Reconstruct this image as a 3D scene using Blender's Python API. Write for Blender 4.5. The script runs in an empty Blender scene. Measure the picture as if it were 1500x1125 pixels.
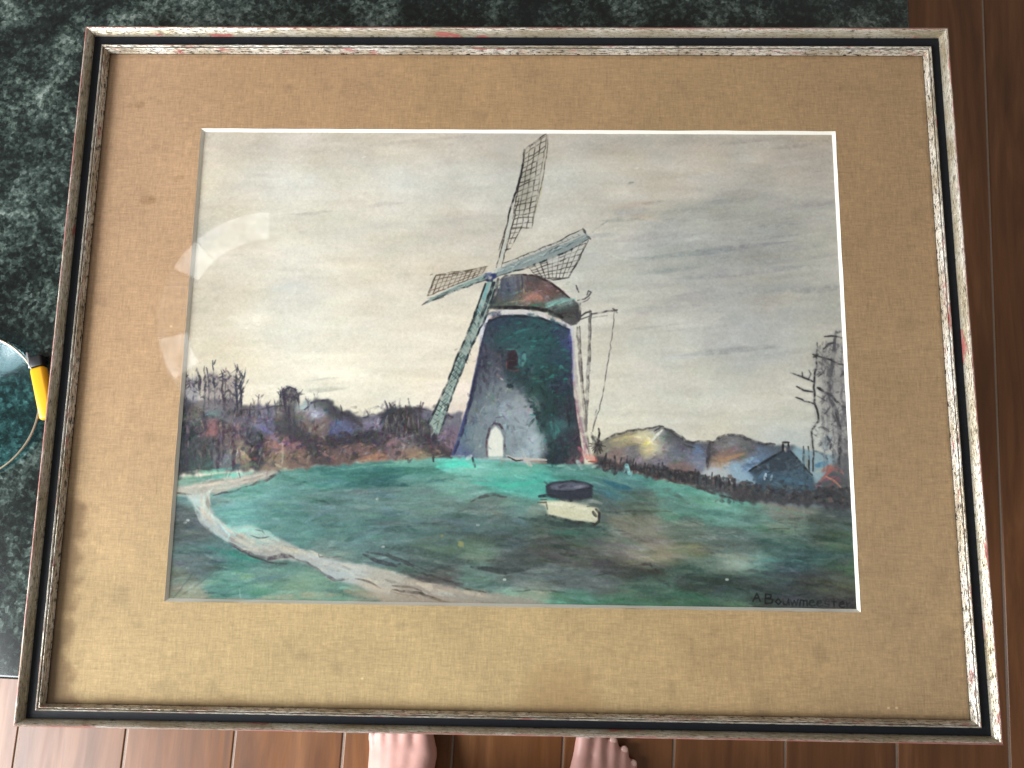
import bpy, bmesh, math, random
import numpy as np
from mathutils import Vector, Matrix

scene = bpy.context.scene
# ================================================================ camera, world, light, exposure
ZF = 0.468                                   # height of the frame's top edge above the floor
CAM = np.array([.01749, -.13272, .71793])    # camera, measured from the middle of the frame's top plane
ROT = np.array([[.99978, .01300, -.01634], [-.01049, .98930, .14555], [.01806, -.14535, .98922]])
FPX = 1100.0
cd = bpy.data.cameras.new("camera"); cam = bpy.data.objects.new("camera", cd); scene.collection.objects.link(cam)
cd.sensor_width = 36.0; cd.lens = 36.0 * FPX / 1500.0; cd.clip_start = .02; cd.clip_end = 60
M = Matrix([list(r) for r in ROT.T.tolist()]).to_4x4(); M.translation = Vector((CAM[0], CAM[1], CAM[2] + ZF))
cam.matrix_world = M; scene.camera = cam

world = bpy.data.worlds.new("World"); scene.world = world; world.use_nodes = True
bg = world.node_tree.nodes["Background"]; bg.inputs[0].default_value = (1.0, .94, .87, 1); bg.inputs[1].default_value = .35

def area(name, loc, target, sx, sy, power, col):
    l = bpy.data.lights.new(name, 'AREA'); l.shape = 'RECTANGLE'; l.size = sx; l.size_y = sy; l.energy = power; l.color = col
    o = bpy.data.objects.new(name, l); scene.collection.objects.link(o); o.location = loc
    o.rotation_euler = (Vector(target) - Vector(loc)).to_track_quat('-Z', 'Y').to_euler(); return o
area("window_light", (-2.15, -1.1, 1.46), (0, -.1, .45), 1.6, 1.3, 192, (.93, .97, 1.0))

scene.view_settings.view_transform = 'Standard'; scene.view_settings.look = 'None'
scene.view_settings.exposure = 0; scene.view_settings.gamma = 1
scene.render.engine = 'CYCLES'; scene.cycles.use_denoising = True; scene.cycles.max_bounces = 10; scene.cycles.transparent_max_bounces = 12

# ================================================================ helpers
C = scene.collection
rnd = random.Random(4)
def tag(o, label=None, cat=None, group=None, kind=None):
    for k, v in (('label', label), ('category', cat), ('group', group), ('kind', kind)):
        if v: o[k] = v
    return o
def empty(name, loc, rz=0.0):
    o = bpy.data.objects.new(name, None); C.objects.link(o); o.location = loc; o.rotation_euler = (0, 0, rz); o.empty_display_size = .05; return o
def mesh_obj(name, me, mat=None, parent=None, smooth=False):
    o = bpy.data.objects.new(name, me); C.objects.link(o)
    if mat and not me.materials: me.materials.append(mat)
    if parent: o.parent = parent
    if smooth:
        for p in me.polygons: p.use_smooth = True
    return o
def from_data(name, v, f, mat=None, parent=None, smooth=False, uv=None):
    me = bpy.data.meshes.new(name); me.from_pydata([tuple(map(float, a)) for a in v], [], f); me.validate(); me.update()
    if uv is not None:
        L = me.uv_layers.new(name="UVMap")
        for lp in me.loops: L.data[lp.index].uv = uv[lp.vertex_index]
    return mesh_obj(name, me, mat, parent, smooth)
def from_bm(name, bm, mat=None, parent=None, smooth=False):
    bmesh.ops.recalc_face_normals(bm, faces=bm.faces)
    me = bpy.data.meshes.new(name); bm.to_mesh(me); bm.free(); return mesh_obj(name, me, mat, parent, smooth)
def box_bm(x0, x1, y0, y1, z0, z1, bevel=0.0, seg=2):
    bm = bmesh.new(); bmesh.ops.create_cube(bm, size=1)
    for v in bm.verts: v.co = Vector(((x0 + x1) / 2 + v.co.x * (x1 - x0), (y0 + y1) / 2 + v.co.y * (y1 - y0), (z0 + z1) / 2 + v.co.z * (z1 - z0)))
    if bevel: bmesh.ops.bevel(bm, geom=list(bm.edges), offset=bevel, segments=seg, profile=.5, affect='EDGES', clamp_overlap=True)
    return bm
def lathe_bm(profile, n=64, close=False):
    bm = bmesh.new(); rings = []
    for r, z in profile: rings.append([bm.verts.new((r * math.cos(2 * math.pi * k / n), r * math.sin(2 * math.pi * k / n), z)) for k in range(n)] if r > 1e-6 else [bm.verts.new((0, 0, z))])
    prs = list(zip(rings, rings[1:])) + ([(rings[-1], rings[0])] if close else [])
    for a, b in prs:
        for k in range(n):
            q = [a[k % len(a)], a[(k + 1) % len(a)], b[(k + 1) % len(b)], b[k % len(b)]]
            q = list(dict.fromkeys(q))
            if len(q) > 2: bm.faces.new(q)
    return bm

# ---- node helpers
class NT:
    def __init__(s, name):
        s.m = bpy.data.materials.new(name); s.m.use_nodes = True; s.t = s.m.node_tree; s.n = s.t.nodes; s.b = s.n["Principled BSDF"]; s.out = s.n["Material Output"]
    def add(s, kind, **kw):
        n = s.n.new(kind)
        for k, v in kw.items(): setattr(n, k, v)
        return n
    def link(s, a, b): s.t.links.new(a, b)
    def val(s, x, sock):
        if hasattr(x, 'is_output'): s.link(x, sock)
        else: sock.default_value = x
    def noise(s, vec, scale, detail=4, rough=.55, dist=0.0):
        n = s.add('ShaderNodeTexNoise'); n.inputs['Scale'].default_value = scale; n.inputs['Detail'].default_value = detail; n.inputs['Roughness'].default_value = rough; n.inputs['Distortion'].default_value = dist
        if vec is not None: s.link(vec, n.inputs['Vector'])
        return n.outputs['Fac']
    def voro(s, vec, scale, feature='F1', out='Distance'):
        n = s.add('ShaderNodeTexVoronoi', feature=feature); n.inputs['Scale'].default_value = scale; s.link(vec, n.inputs['Vector']); return n.outputs[out]
    def ramp(s, fac, stops, interp='LINEAR'):
        n = s.add('ShaderNodeValToRGB'); e = n.color_ramp.elements; n.color_ramp.interpolation = interp
        while len(e) < len(stops): e.new(.5)
        for el, (p, c) in zip(e, stops): el.position = p; el.color = tuple(c) + (1,) if not isinstance(c, (int, float)) else (c, c, c, 1)
        s.link(fac, n.inputs[0]); return n.outputs[0]
    def mix(s, fac, a, b, mode='MIX'):
        n = s.add('ShaderNodeMix', data_type='RGBA', blend_type=mode); s.val(fac, n.inputs[0])
        for x, i in ((a, 6), (b, 7)):
            if hasattr(x, 'is_output'): s.link(x, n.inputs[i])
            else: n.inputs[i].default_value = tuple(x) + (1,)
        return n.outputs[2]
    def math(s, op, a, b=0.0, clamp=False):
        n = s.add('ShaderNodeMath', operation=op, use_clamp=clamp); s.val(a, n.inputs[0]); s.val(b, n.inputs[1]); return n.outputs[0]
    def mapping(s, vec, scale=(1, 1, 1), loc=(0, 0, 0), rot=(0, 0, 0)):
        n = s.add('ShaderNodeMapping'); n.inputs['Scale'].default_value = scale; n.inputs['Location'].default_value = loc; n.inputs['Rotation'].default_value = rot; s.link(vec, n.inputs['Vector']); return n.outputs[0]
    def bump(s, h, strength=.3, dist=.001):
        n = s.add('ShaderNodeBump'); n.inputs['Strength'].default_value = strength; n.inputs['Distance'].default_value = dist; s.link(h, n.inputs['Height']); s.link(n.outputs[0], s.b.inputs['Normal']); return n.outputs[0]
    def coord(s, which='Object'): return s.add('ShaderNodeTexCoord').outputs[which]
    def set(s, **kw):
        for k, v in kw.items(): s.val(tuple(v) + (1,) if isinstance(v, (tuple, list)) and len(v) == 3 and 'Color' in k else v, s.b.inputs[k.replace('_', ' ')])
        return s

# sketch units (pixels of a 1500 x 1125 study) -> the plane z below the frame's top edge, and on to a sheet of W x H texels
def to_plane(p, z):
    d = np.stack([(p[:, 0] - 750) / FPX, -(p[:, 1] - 562.5) / FPX, -np.ones(len(p))], 1) @ ROT
    return CAM + d * ((z - CAM[2]) / d[:, 2])[:, None]
def sheet_map(rect, z, W, H):
    x0, x1, y0, y1 = rect
    def sk(p):
        q = to_plane(np.asarray(p, float), z)
        return np.stack([(q[:, 0] - x0) / (x1 - x0) * W, (y1 - q[:, 1]) / (y1 - y0) * H], 1)
    return sk
def image_from(name, arr):
    H, W = arr.shape[:2]; im = bpy.data.images.new(name, W, H, alpha=False)
    buf = np.ones((H, W, 4), np.float32); buf[..., :3] = arr[::-1]; im.pixels.foreach_set(buf.ravel()); im.update(); im.pack(); return im

# ---------------------------------------------------------------- the pastel drawing (flat print), worked stroke by stroke
class Pastel:
    """A sheet of paper worked with coverage-blended chalk strokes; sk() maps sketch units to sheet texels."""
    def __init__(s, W, H, sk, seed=7):
        s.W, s.H, s.sk = W, H, sk
        s.rng = np.random.default_rng(seed)
        s.img = np.zeros((H, W, 3), np.float32)
        s.tooth = s.noise(2.2, 2.2, 2)
        s.tooth = (s.tooth - s.tooth.min()) / (np.ptp(s.tooth))
        s.press = np.clip(.92 + .40 * s.noise(13, 13, 3, .7), .25, 1.2)
        a = sk(np.array([[700., 500.], [800., 500.]]))
        s.unit = abs(a[1, 0] - a[0, 0]) / 100.0
    def noise(s, sx, sy, octs=3, rough=.5):
        out = np.zeros((s.H, s.W), np.float32); amp = 1.
        for o in range(octs):
            gx, gy = max(1.0, sx / 2 ** o), max(1.0, sy / 2 ** o)
            nx, ny = int(s.W / gx) + 3, int(s.H / gy) + 3
            g = s.rng.standard_normal((ny, nx)).astype(np.float32)
            fx = np.arange(s.W) / gx; fy = np.arange(s.H) / gy
            ix = fx.astype(int); iy = fy.astype(int)
            tx = (fx - ix)[None, :]; ty = (fy - iy)[:, None]
            tx = tx * tx * (3 - 2 * tx); ty = ty * ty * (3 - 2 * ty)
            r0 = g[iy][:, ix] * (1 - tx) + g[iy][:, ix + 1] * tx
            r1 = g[iy + 1][:, ix] * (1 - tx) + g[iy + 1][:, ix + 1] * tx
            out += amp * (r0 * (1 - ty) + r1 * ty); amp *= rough
        return out
    def field(s, pts, sx, sy, sat=1., gain=1.):
        """smooth colour field through (x, y, r, g, b) samples given in sketch units"""
        p = np.array(pts, float); c = s.sk(p[:, :2]); st = 4
        g = p[:, 2:5].mean(1, keepdims=True); p[:, 2:5] = (g + (p[:, 2:5] - g) * sat) * gain
        gx, gy = np.meshgrid(np.arange(0, s.W + st, st), np.arange(0, s.H + st, st))
        acc = np.zeros(gx.shape + (3,)); ws = np.full(gx.shape, 1e-12)
        for (cx, cy), col in zip(c, p[:, 2:5]):
            d = ((gx - cx) / (sx * s.unit)) ** 2 + ((gy - cy) / (sy * s.unit)) ** 2
            w = np.exp(-d * .5) + 1e-5 / (1 + d * d)
            acc += w[..., None] * col; ws += w
        f = acc / ws[..., None] / 255.
        fx = np.arange(s.W) / st; fy = np.arange(s.H) / st
        ix = fx.astype(int); iy = fy.astype(int); tx = (fx - ix)[None, :, None]; ty = (fy - iy)[:, None, None]
        a = f[iy][:, ix] * (1 - tx) + f[iy][:, ix + 1] * tx
        b = f[iy + 1][:, ix] * (1 - tx) + f[iy + 1][:, ix + 1] * tx
        return (a * (1 - ty) + b * ty).astype(np.float32)
    def blend(s, y0, y1, x0, x1, a, col):
        v = s.img[y0:y1, x0:x1]
        v += a[..., None] * (np.asarray(col, np.float32) - v)
    def mask(s, poly, feather=1.5, wob=2.0):
        """soft-edged polygon coverage"""
        P = s.sk(np.array(poly, float))
        Q = []
        n = len(P)
        for i in range(n):
            a, b = P[i], P[(i + 1) % n]; k = max(1, int(np.hypot(*(b - a)) / 7))
            for j in range(k):
                Q.append(a + (b - a) * j / k + s.rng.normal(0, wob * .5, 2))
        Q = np.array(Q); m = feather * 3 + 4
        x0 = int(max(0, Q[:, 0].min() - m)); x1 = int(min(s.W, Q[:, 0].max() + m)); y0 = int(max(0, Q[:, 1].min() - m)); y1 = int(min(s.H, Q[:, 1].max() + m))
        if x1 <= x0 or y1 <= y0: return None
        ys = np.arange(y0, y1) + .5; xs = np.arange(x0, x1) + .5
        ins = np.zeros((y1 - y0, x1 - x0), np.float32)
        A = Q; B = np.roll(Q, -1, 0)
        for k, y in enumerate(ys):
            c = (A[:, 1] > y) != (B[:, 1] > y)
            if not c.any(): continue
            xi = np.sort(A[c, 0] + (y - A[c, 1]) * (B[c, 0] - A[c, 0]) / (B[c, 1] - A[c, 1]))
            for u, v in zip(xi[::2], xi[1::2]):
                ins[k] += np.clip(xs - u + .5, 0, 1) * np.clip(v - xs + .5, 0, 1)
        ins = np.clip(ins, 0, 1)
        r = int(round(feather))
        if r > 0:
            for _ in range(2):
                for ax in (0, 1):
                    acc = np.zeros_like(ins); pad = np.pad(ins, [(r, r) if i == ax else (0, 0) for i in (0, 1)], mode='edge')
                    for j in range(2 * r + 1):
                        acc += pad[j:j + ins.shape[0]] if ax == 0 else pad[:, j:j + ins.shape[1]]
                    ins = acc / (2 * r + 1)
        return y0, y1, x0, x1, ins
    def fill(s, poly, col, a=1., feather=1.5, wob=2., grain=0.):
        r = s.mask(poly, feather, wob)
        if r is None: return
        y0, y1, x0, x1, m = r
        if grain: m = m * np.clip(1 - grain + grain * 2.2 * (s.tooth[y0:y1, x0:x1] - .2), 0, 1)
        c = col[y0:y1, x0:x1] if isinstance(col, np.ndarray) and col.ndim == 3 else np.array(col, np.float32) / 255.
        s.blend(y0, y1, x0, x1, m * a, c)
    def stroke(s, pts, w, col, a=.9, grain=.35, taper=.5, wob=.6, unit255=True):
        """one chalk line: pts in sketch units, w its width in sketch units"""
        P = s.sk(np.array(pts, float)); Q = [P[0]]
        for i in range(len(P) - 1):
            d = np.hypot(*(P[i + 1] - P[i])); k = max(1, int(d / 9))
            for j in range(1, k + 1):
                q = P[i] + (P[i + 1] - P[i]) * j / k
                Q.append(q + (s.rng.normal(0, wob, 2) if j < k else 0))
        Q = np.array(Q); n = len(Q); hw = w * s.unit * .5; m = hw + 2
        x0 = int(max(0, Q[:, 0].min() - m)); x1 = int(min(s.W, Q[:, 0].max() + m + 1)); y0 = int(max(0, Q[:, 1].min() - m)); y1 = int(min(s.H, Q[:, 1].max() + m + 1))
        if x1 <= x0 or y1 <= y0: return
        cov = np.zeros((y1 - y0, x1 - x0), np.float32)
        for i in range(n - 1):
            A, B = Q[i], Q[i + 1]
            u0 = int(max(x0, min(A[0], B[0]) - m)); u1 = int(min(x1, max(A[0], B[0]) + m + 1)); v0 = int(max(y0, min(A[1], B[1]) - m)); v1 = int(min(y1, max(A[1], B[1]) + m + 1))
            if u1 <= u0 or v1 <= v0: continue
            X = np.arange(u0, u1)[None, :] + .5; Y = np.arange(v0, v1)[:, None] + .5
            dx, dy = B - A; L = dx * dx + dy * dy + 1e-6
            t = np.clip(((X - A[0]) * dx + (Y - A[1]) * dy) / L, 0, 1)
            d = np.hypot(X - A[0] - t * dx, Y - A[1] - t * dy)
            f = (i + t) / max(1, n - 1); h = hw * (1 - taper * np.abs(2 * f - 1) ** 2)
            c = np.clip((h - d) / max(.9, hw * .45) + .5, 0, 1)
            sl = cov[v0 - y0:v1 - y0, u0 - x0:u1 - x0]; np.maximum(sl, c, out=sl)
        if grain: cov = cov * np.clip(1 - grain + grain * 2.4 * (s.tooth[y0:y1, x0:x1] - .22), 0, 1)
        if grain: cov = cov * s.press[y0:y1, x0:x1]
        s.blend(y0, y1, x0, x1, np.clip(cov * a, 0, 1), np.array(col, np.float32) / (255. if unit255 else 1.))
    def rub(s, base, region, n, length, width, ang, spread, jit, a=.5, bend=.1, grain=.5):
        """many short rubbed strokes inside box region=(x0,y0,x1,y1), each the colour of `base` under it with a small shift"""
        x0, y0, x1, y1 = region
        for _ in range(n):
            x, y = s.rng.uniform(x0, x1), s.rng.uniform(y0, y1)
            th = (ang(x, y) if callable(ang) else ang) + s.rng.normal(0, spread); L = length * s.rng.uniform(.5, 1.5)
            c = s.sk(np.array([[x, y]]))[0]; iy, ix = int(np.clip(c[1], 0, s.H - 1)), int(np.clip(c[0], 0, s.W - 1))
            if region_ok is not None and not region_ok(ix, iy): continue
            col = base[iy, ix] + s.rng.normal(0, jit) + s.rng.normal(0, jit * .35, 3)
            dx, dy = np.cos(th) * L * .5, -np.sin(th) * L * .5; b = s.rng.normal(0, bend) * L
            s.stroke([(x - dx, y - dy), (x - dy * .0 + b * np.sin(th), y + b * np.cos(th)), (x + dx, y + dy)], width * s.rng.uniform(.5, 1.4), np.clip(col, 0, 1), a * s.rng.uniform(.5, 1.1), grain, .8, .3, unit255=False)
region_ok = None

def draw_windmill_scene(W, H, sk):
    global region_ok
    p = Pastel(W, H, sk); rng = p.rng; U = rng.uniform
    # ---- sky
    sky = p.field([(310,208,182,170,158),(450,210,192,181,170),(600,208,188,177,165),(750,212,176,166,156),(900,212,172,163,153),(1050,205,164,155,147),(1190,205,160,150,142),
      (320,262,200,190,174),(450,255,207,203,192),(600,265,205,203,195),(700,260,198,196,188),(850,262,196,195,188),(950,250,188,183,174),(1010,250,182,172,162),(1100,240,176,170,162),(1190,245,166,156,150),
      (320,340,192,183,166),(450,335,206,204,195),(540,312,206,201,193),(600,340,200,196,184),(680,330,188,181,170),(800,300,196,193,185),(900,310,182,174,162),(1000,335,158,161,160),(1100,320,150,152,152),(1200,320,164,164,160),
      (310,430,186,176,158),(350,410,205,196,180),(450,400,212,205,192),(540,380,214,206,190),(580,420,214,203,186),(630,370,196,188,175),(690,380,196,190,178),(900,380,182,186,184),(970,372,160,166,168),(1050,380,146,149,152),(1150,390,152,155,155),(1215,400,176,173,166),
      (310,500,190,180,160),(400,480,208,205,194),(480,480,220,217,206),(560,460,218,214,202),(620,470,216,209,194),(670,470,220,212,196),(900,440,194,192,182),(980,450,178,177,173),(1090,440,164,164,164),(1200,440,160,162,160),
      (320,545,200,190,170),(430,540,218,213,197),(530,550,222,219,204),(600,545,226,218,200),(650,560,232,219,200),(690,545,236,222,204),(900,500,198,196,186),(990,505,186,187,180),(1090,515,166,167,166),(1180,505,176,175,168),
      (900,555,208,204,190),(980,550,202,201,192),(1090,560,198,199,193),(1160,570,196,195,187),(680,600,224,206,196),(500,585,220,214,196),(400,575,216,208,190),
      (900,610,216,210,190),(1000,605,208,205,190),(1100,615,206,203,188),(1170,640,190,194,188)], 40, 24, .86, 1.03) * np.array([1.0, .997, .972], np.float32)
    sky = sky * .72 + np.array([200, 195, 181], np.float32) / 255. * .28
    p.img[:] = sky
    st = p.noise(150, 16, 4, .55); st2 = p.noise(60, 46, 3)
    p.img += (st * .012 + st2 * .010)[..., None]
    p.img += p.noise(110, 60, 3)[..., None] * np.array([.006, .001, -.006], np.float32) + (p.noise(70, 34, 3) * .009)[..., None]
    p.img += p.noise(5, 5, 2)[..., None] * .006
    base = np.clip(p.img, 0, 1).copy()
    tilt = lambda x, y: .10 + .10 * np.sin(x * .011 + y * .017)
    p.rub(base, (240, 185, 1250, 660), 1300, 44, 15, tilt, .30, .030, .26, .10, .6)
    p.rub(base, (240, 185, 1250, 660), 800, 30, 5, tilt, .25, .040, .30, .08, .7)
    region_ok = None
    # darker weather sweeping in on the right, and the chalk marks one can pick out
    for _ in range(45):
        x, y = U(890, 1190), U(300, 460); L = U(50, 150)
        p.stroke([(x - L/2, y + L*.075), (x, y + U(-3, 3)), (x + L/2, y - L*.06)], U(5, 16), (132+U(-10,14), 136+U(-8,14), 140+U(-8,14)), U(.08, .22), .6, .9)
    for _ in range(30):
        x, y = U(880, 1200), U(230, 480); L = U(40, 110)
        p.stroke([(x - L/2, y + L*.09), (x + L/2, y - L*.07)], U(3, 9), (196, 195, 190), U(.10, .25), .5, .9)
    for (x, y, L, w, c, a) in [(455,312,60,4,(150,142,138),.5),(560,300,70,5,(166,158,150),.4),(960,296,40,4,(128,128,126),.5),(1065,295,70,5,(132,136,134),.5),(1140,330,110,6,(126,130,134),.35),
        (1080,362,170,6,(112,117,122),.45),(1010,372,150,7,(108,122,128),.4),(1130,348,100,5,(124,126,132),.45),(1200,424,90,7,(122,126,128),.5),(1080,400,190,8,(124,126,132),.35),(985,396,80,7,(124,138,142),.4),(1075,514,160,9,(128,131,134),.5),(1030,480,120,5,(150,150,148),.4),
        (960,478,70,4,(140,140,138),.45),(1160,515,90,6,(150,150,148),.35),(470,572,70,5,(150,152,140),.6),(455,588,60,6,(166,166,152),.5),(470,556,60,2.2,(168,168,156),.5),(670,320,90,7,(168,162,154),.35),(1100,206,120,6,(140,132,126),.4),(1160,214,60,7,(144,132,126),.4),(620,205,180,6,(162,150,140),.35),
        (925,300,60,6,(186,160,140),.45),(935,318,50,5,(190,166,140),.4),(915,322,60,4,(120,124,122),.45),(885,345,60,6,(140,146,146),.5),(430,420,80,14,(182,186,186),.3),(560,330,90,9,(184,180,172),.3),(700,300,60,8,(206,204,196),.4),(1005,522,90,8,(196,203,204),.4),(880,450,60,6,(214,206,184),.45),(920,430,60,7,(210,206,190),.4)]:
        for q in range(3): p.stroke([(x - L/2 + U(-9, 9), y + L*.05 + U(-2, 2)), (x, y + U(-2, 2)), (x + L/2 + U(-9, 9), y - L*.05 + U(-2, 2))], w * U(.7, 1.7), c, a * .34, .65, .9, .9)
    p.stroke([(940,318),(958,322),(974,326)], 4, (206,190,168), .5, .6); p.stroke([(985,325),(998,317),(1012,308)], 5, (190,188,182), .4, .6)
    for x, y, r, c in [(533,230,3,(222,222,218)),(933,246,3,(220,222,222)),(924,268,4,(110,118,118)),(668,512,2,(90,84,84)),(632,402,2,(110,104,96)),(548,243,2,(215,213,206))]:
        p.stroke([(x - r, y + 1), (x + r, y - 1)], r, c, .6)
    # ---- meadow
    land = p.field([(265,760,66,78,78),(300,775,72,84,84),(258,850,86,96,84),(262,872,120,124,100),(320,800,66,100,98),(300,830,72,92,92),(345,815,52,112,102),(330,850,70,122,108),(400,835,78,118,108),(390,862,84,128,108),(360,868,72,128,116),(480,850,86,128,108),(440,862,98,134,110),(545,850,112,128,108),
      (290,690,72,120,106),(340,685,90,190,165),(270,690,120,150,130),(300,725,90,130,122),(360,715,84,140,130),(430,700,74,128,118),(470,690,52,110,104),(550,690,40,96,90),(540,680,70,132,122),(620,690,66,126,116),(610,677,90,160,140),(665,678,70,190,168),(690,690,96,166,150),(650,703,84,140,124),(740,690,80,160,140),(735,710,60,160,142),(780,715,62,166,148),(690,715,92,146,130),(620,720,80,122,112),
      (350,755,80,142,134),(400,750,74,122,116),(480,740,74,112,108),(560,735,82,116,112),(640,740,84,114,108),(720,735,90,112,104),(760,740,86,130,118),
      (420,785,70,118,112),(520,790,64,104,100),(600,775,72,104,102),(680,770,66,96,94),(740,765,72,98,94),(560,815,70,102,98),(480,815,90,120,112),(640,800,72,100,90),(700,800,78,104,86),(750,790,58,78,76),(620,830,64,84,80),
      (850,690,62,132,120),(870,680,80,120,112),(930,690,72,142,132),(905,705,62,112,112),(990,715,80,148,132),(900,720,44,96,104),(1060,735,92,160,140),(1000,740,78,128,112),(930,735,72,92,82),(870,735,70,88,84),(1060,755,84,140,124),(1110,760,84,128,114),(1150,742,112,112,100),(1180,735,96,108,100),(1230,745,64,78,78),(1150,775,92,118,104),(1220,770,70,88,82),(1235,790,60,90,72),
      (810,770,64,86,78),(860,780,58,86,76),(800,800,66,74,70),(850,810,72,76,70),(760,820,60,72,70),(900,800,92,98,88),(930,770,112,116,100),(960,790,116,114,98),(975,815,134,128,96),(940,815,120,118,100),(1010,810,100,108,80),(900,830,62,66,62),(1000,780,84,104,90),(1060,790,82,104,96),(1080,805,74,96,92),(1080,823,128,146,128),(1040,830,82,108,96),(1110,826,92,140,128),
      (1000,830,48,80,70),(1150,800,58,92,86),(1170,825,44,76,78),(1220,820,54,84,76),(1245,830,64,92,66),(1140,835,52,78,80),(950,835,58,64,60),(1100,850,52,70,66),(1200,850,60,66,62),(1240,860,66,76,62),
      (640,850,84,84,80),(700,850,78,110,100),(760,850,86,104,100),(820,850,82,96,94),(880,850,76,92,88),(960,855,60,92,78),(1020,850,50,64,58),(1060,860,42,62,54),(760,880,96,142,118),(830,880,64,118,98),(780,872,124,138,114),(920,880,64,108,84),(1000,880,52,92,72),(1070,878,60,94,78),(1110,870,46,58,54),(1170,880,54,62,62),(1240,885,60,60,60)], 15, 8, .73, 1.10)
    ground = [(225,706),(262,700),(330,694),(400,689),(460,683),(520,678),(570,672),(650,668),(700,668),(760,674),(860,680),(920,688),(960,700),(1040,716),(1090,730),(1150,736),(1290,742),(1300,930),(200,930)]
    p.fill(ground, land, 1., 1.5, 2.)
    gm = np.zeros((H, W), np.float32); r = p.mask(ground, 1, 0); gm[r[0]:r[1], r[2]:r[3]] = r[4]
    p.img += ((p.noise(60, 9, 4, .6) * .022 + p.noise(16, 6, 3, .6) * .016) * gm)[..., None]
    gbase = np.clip(p.img, 0, 1).copy()
    region_ok = lambda ix, iy: gm[iy, ix] > .5
    slope = lambda x, y: .10 * (1 - (x - 250) / 500) if x < 750 else -.12 - .1 * np.exp(-((y - 720) / 50) ** 2)
    p.rub(gbase, (238, 672, 1262, 905), 1500, 46, 7, slope, .16, .085, .42, .06, .65)
    p.rub(gbase, (238, 672, 1262, 905), 2000, 32, 3.4, slope, .16, .075, .42, .08, .75)
    region_ok = None
    S = p.stroke
    for _ in range(150):
        x = U(240, 1258); y = U(690, 896)
        lo = .35 + .65 * (y > 760) * (x > 560); 
        if U(0, 1) > lo: continue
        L = U(20, 80); S([(x - L/2, y + U(-3, 3)), (x, y + U(-3, 3)), (x + L/2, y + U(-3, 3))], U(3, 9), (44 + U(0, 20), 56 + U(0, 16), 56 + U(0, 16)), U(.10, .28), .65, .8, .8)
    for pts, w, c, a in [([(440,722),(500,716),(560,712),(640,704),(690,697)],5,(42,88,84),.35),([(470,695),(540,690),(620,686)],9,(36,88,84),.5),([(690,706),(740,712),(795,704)],7,(60,176,150),.5),([(640,684),(680,680),(700,684)],8,(84,210,184),.7),([(600,679),(560,681),(500,688)],3,(120,176,158),.5),
        ([(690,735),(705,728),(725,724),(742,728)],5,(62,66,66),.75),([(462,733),(478,735),(482,739)],3,(50,72,72),.7),([(520,788),(505,792)],7,(48,76,74),.6),([(620,758),(560,762),(500,770)],4,(78,118,110),.4),
        ([(745,764),(735,757),(722,760),(714,766)],6,(112,124,120),.5),([(690,830),(740,838),(776,833)],8,(46,52,52),.75),([(560,800),(610,806),(660,820),(700,826)],12,(52,68,64),.55),([(640,782),(680,782),(720,792),(760,780)],10,(56,70,64),.55),([(672,794),(678,800)],9,(138,140,92),.8),([(645,784),(650,786)],5,(128,130,80),.7),
        ([(760,758),(820,768),(880,772)],7,(44,60,58),.7),([(800,778),(860,782)],7,(54,100,86),.6),([(885,705),(905,712),(925,716)],8,(34,86,104),.7),([(890,750),(930,748),(985,750)],3,(60,64,58),.6),([(905,722),(980,718),(1010,738)],8,(70,84,76),.5),
        ([(880,838),(920,842),(962,838)],10,(50,52,50),.6),([(935,828),(952,826),(955,830)],4,(52,50,46),.8),([(1040,810),(1048,812)],4,(46,50,46),.8),([(1010,720),(1060,733),(1120,742),(1180,754)],7,(96,160,140),.5),([(1040,812),(1090,818),(1110,820)],7,(140,156,136),.6),([(1100,824),(1130,820),(1180,822)],4,(78,136,132),.6),
        ([(1125,776),(1148,774),(1178,772)],2.2,(72,74,64),.75),([(1140,766),(1180,768)],2,(78,80,70),.6),([(1148,780),(1165,779)],5,(124,146,124),.5),([(1130,752),(1160,748),(1200,752)],6,(128,124,108),.5),([(1140,762),(1180,760),(1230,764)],5,(66,72,70),.5),
        ([(1150,804),(1200,812),(1250,814)],9,(46,76,76),.5),([(1085,835),(1150,842),(1240,838)],8,(54,62,66),.5),([(750,866),(790,864),(840,870)],3,(58,72,66),.7),([(840,768),(870,770)],4,(50,52,50),.6),([(758,850),(800,846)],5,(102,116,112),.5),
        ([(1000,845),(1060,852),(1110,862)],8,(38,52,46),.6),([(1020,858),(1050,862)],6,(44,62,56),.5),([(830,884),(900,882),(980,888)],5,(66,128,100),.5),([(770,886),(800,880),(830,884)],5,(104,168,138),.6)]:
        S(pts, w, c, a, .45, .7, .8)
    for x, y in [(1065,849),(739,849),(561,801),(700,769),(271,766),(275,762),(553,731),(275,832)]: S([(x-1, y), (x+1, y)], 3.2, (170,178,172), .85, .1, 0)
    S([(553,728),(553,736)], 2, (120,150,146), .6)
    # ---- path
    pathc = p.field([(256,718,176,166,150),(300,714,164,156,140),(360,700,168,156,144),(395,690,150,146,138),(290,735,170,186,180),(295,760,160,172,168),(318,785,158,174,172),(345,800,160,160,156),(380,808,150,146,142),(375,790,150,178,166),(420,800,160,156,146),(470,822,160,164,162),(510,838,160,168,168),(560,846,164,158,144),(620,862,150,138,122),(690,874,150,140,124),(740,878,140,132,118)], 16, 7, .8, 1.04)
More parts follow.
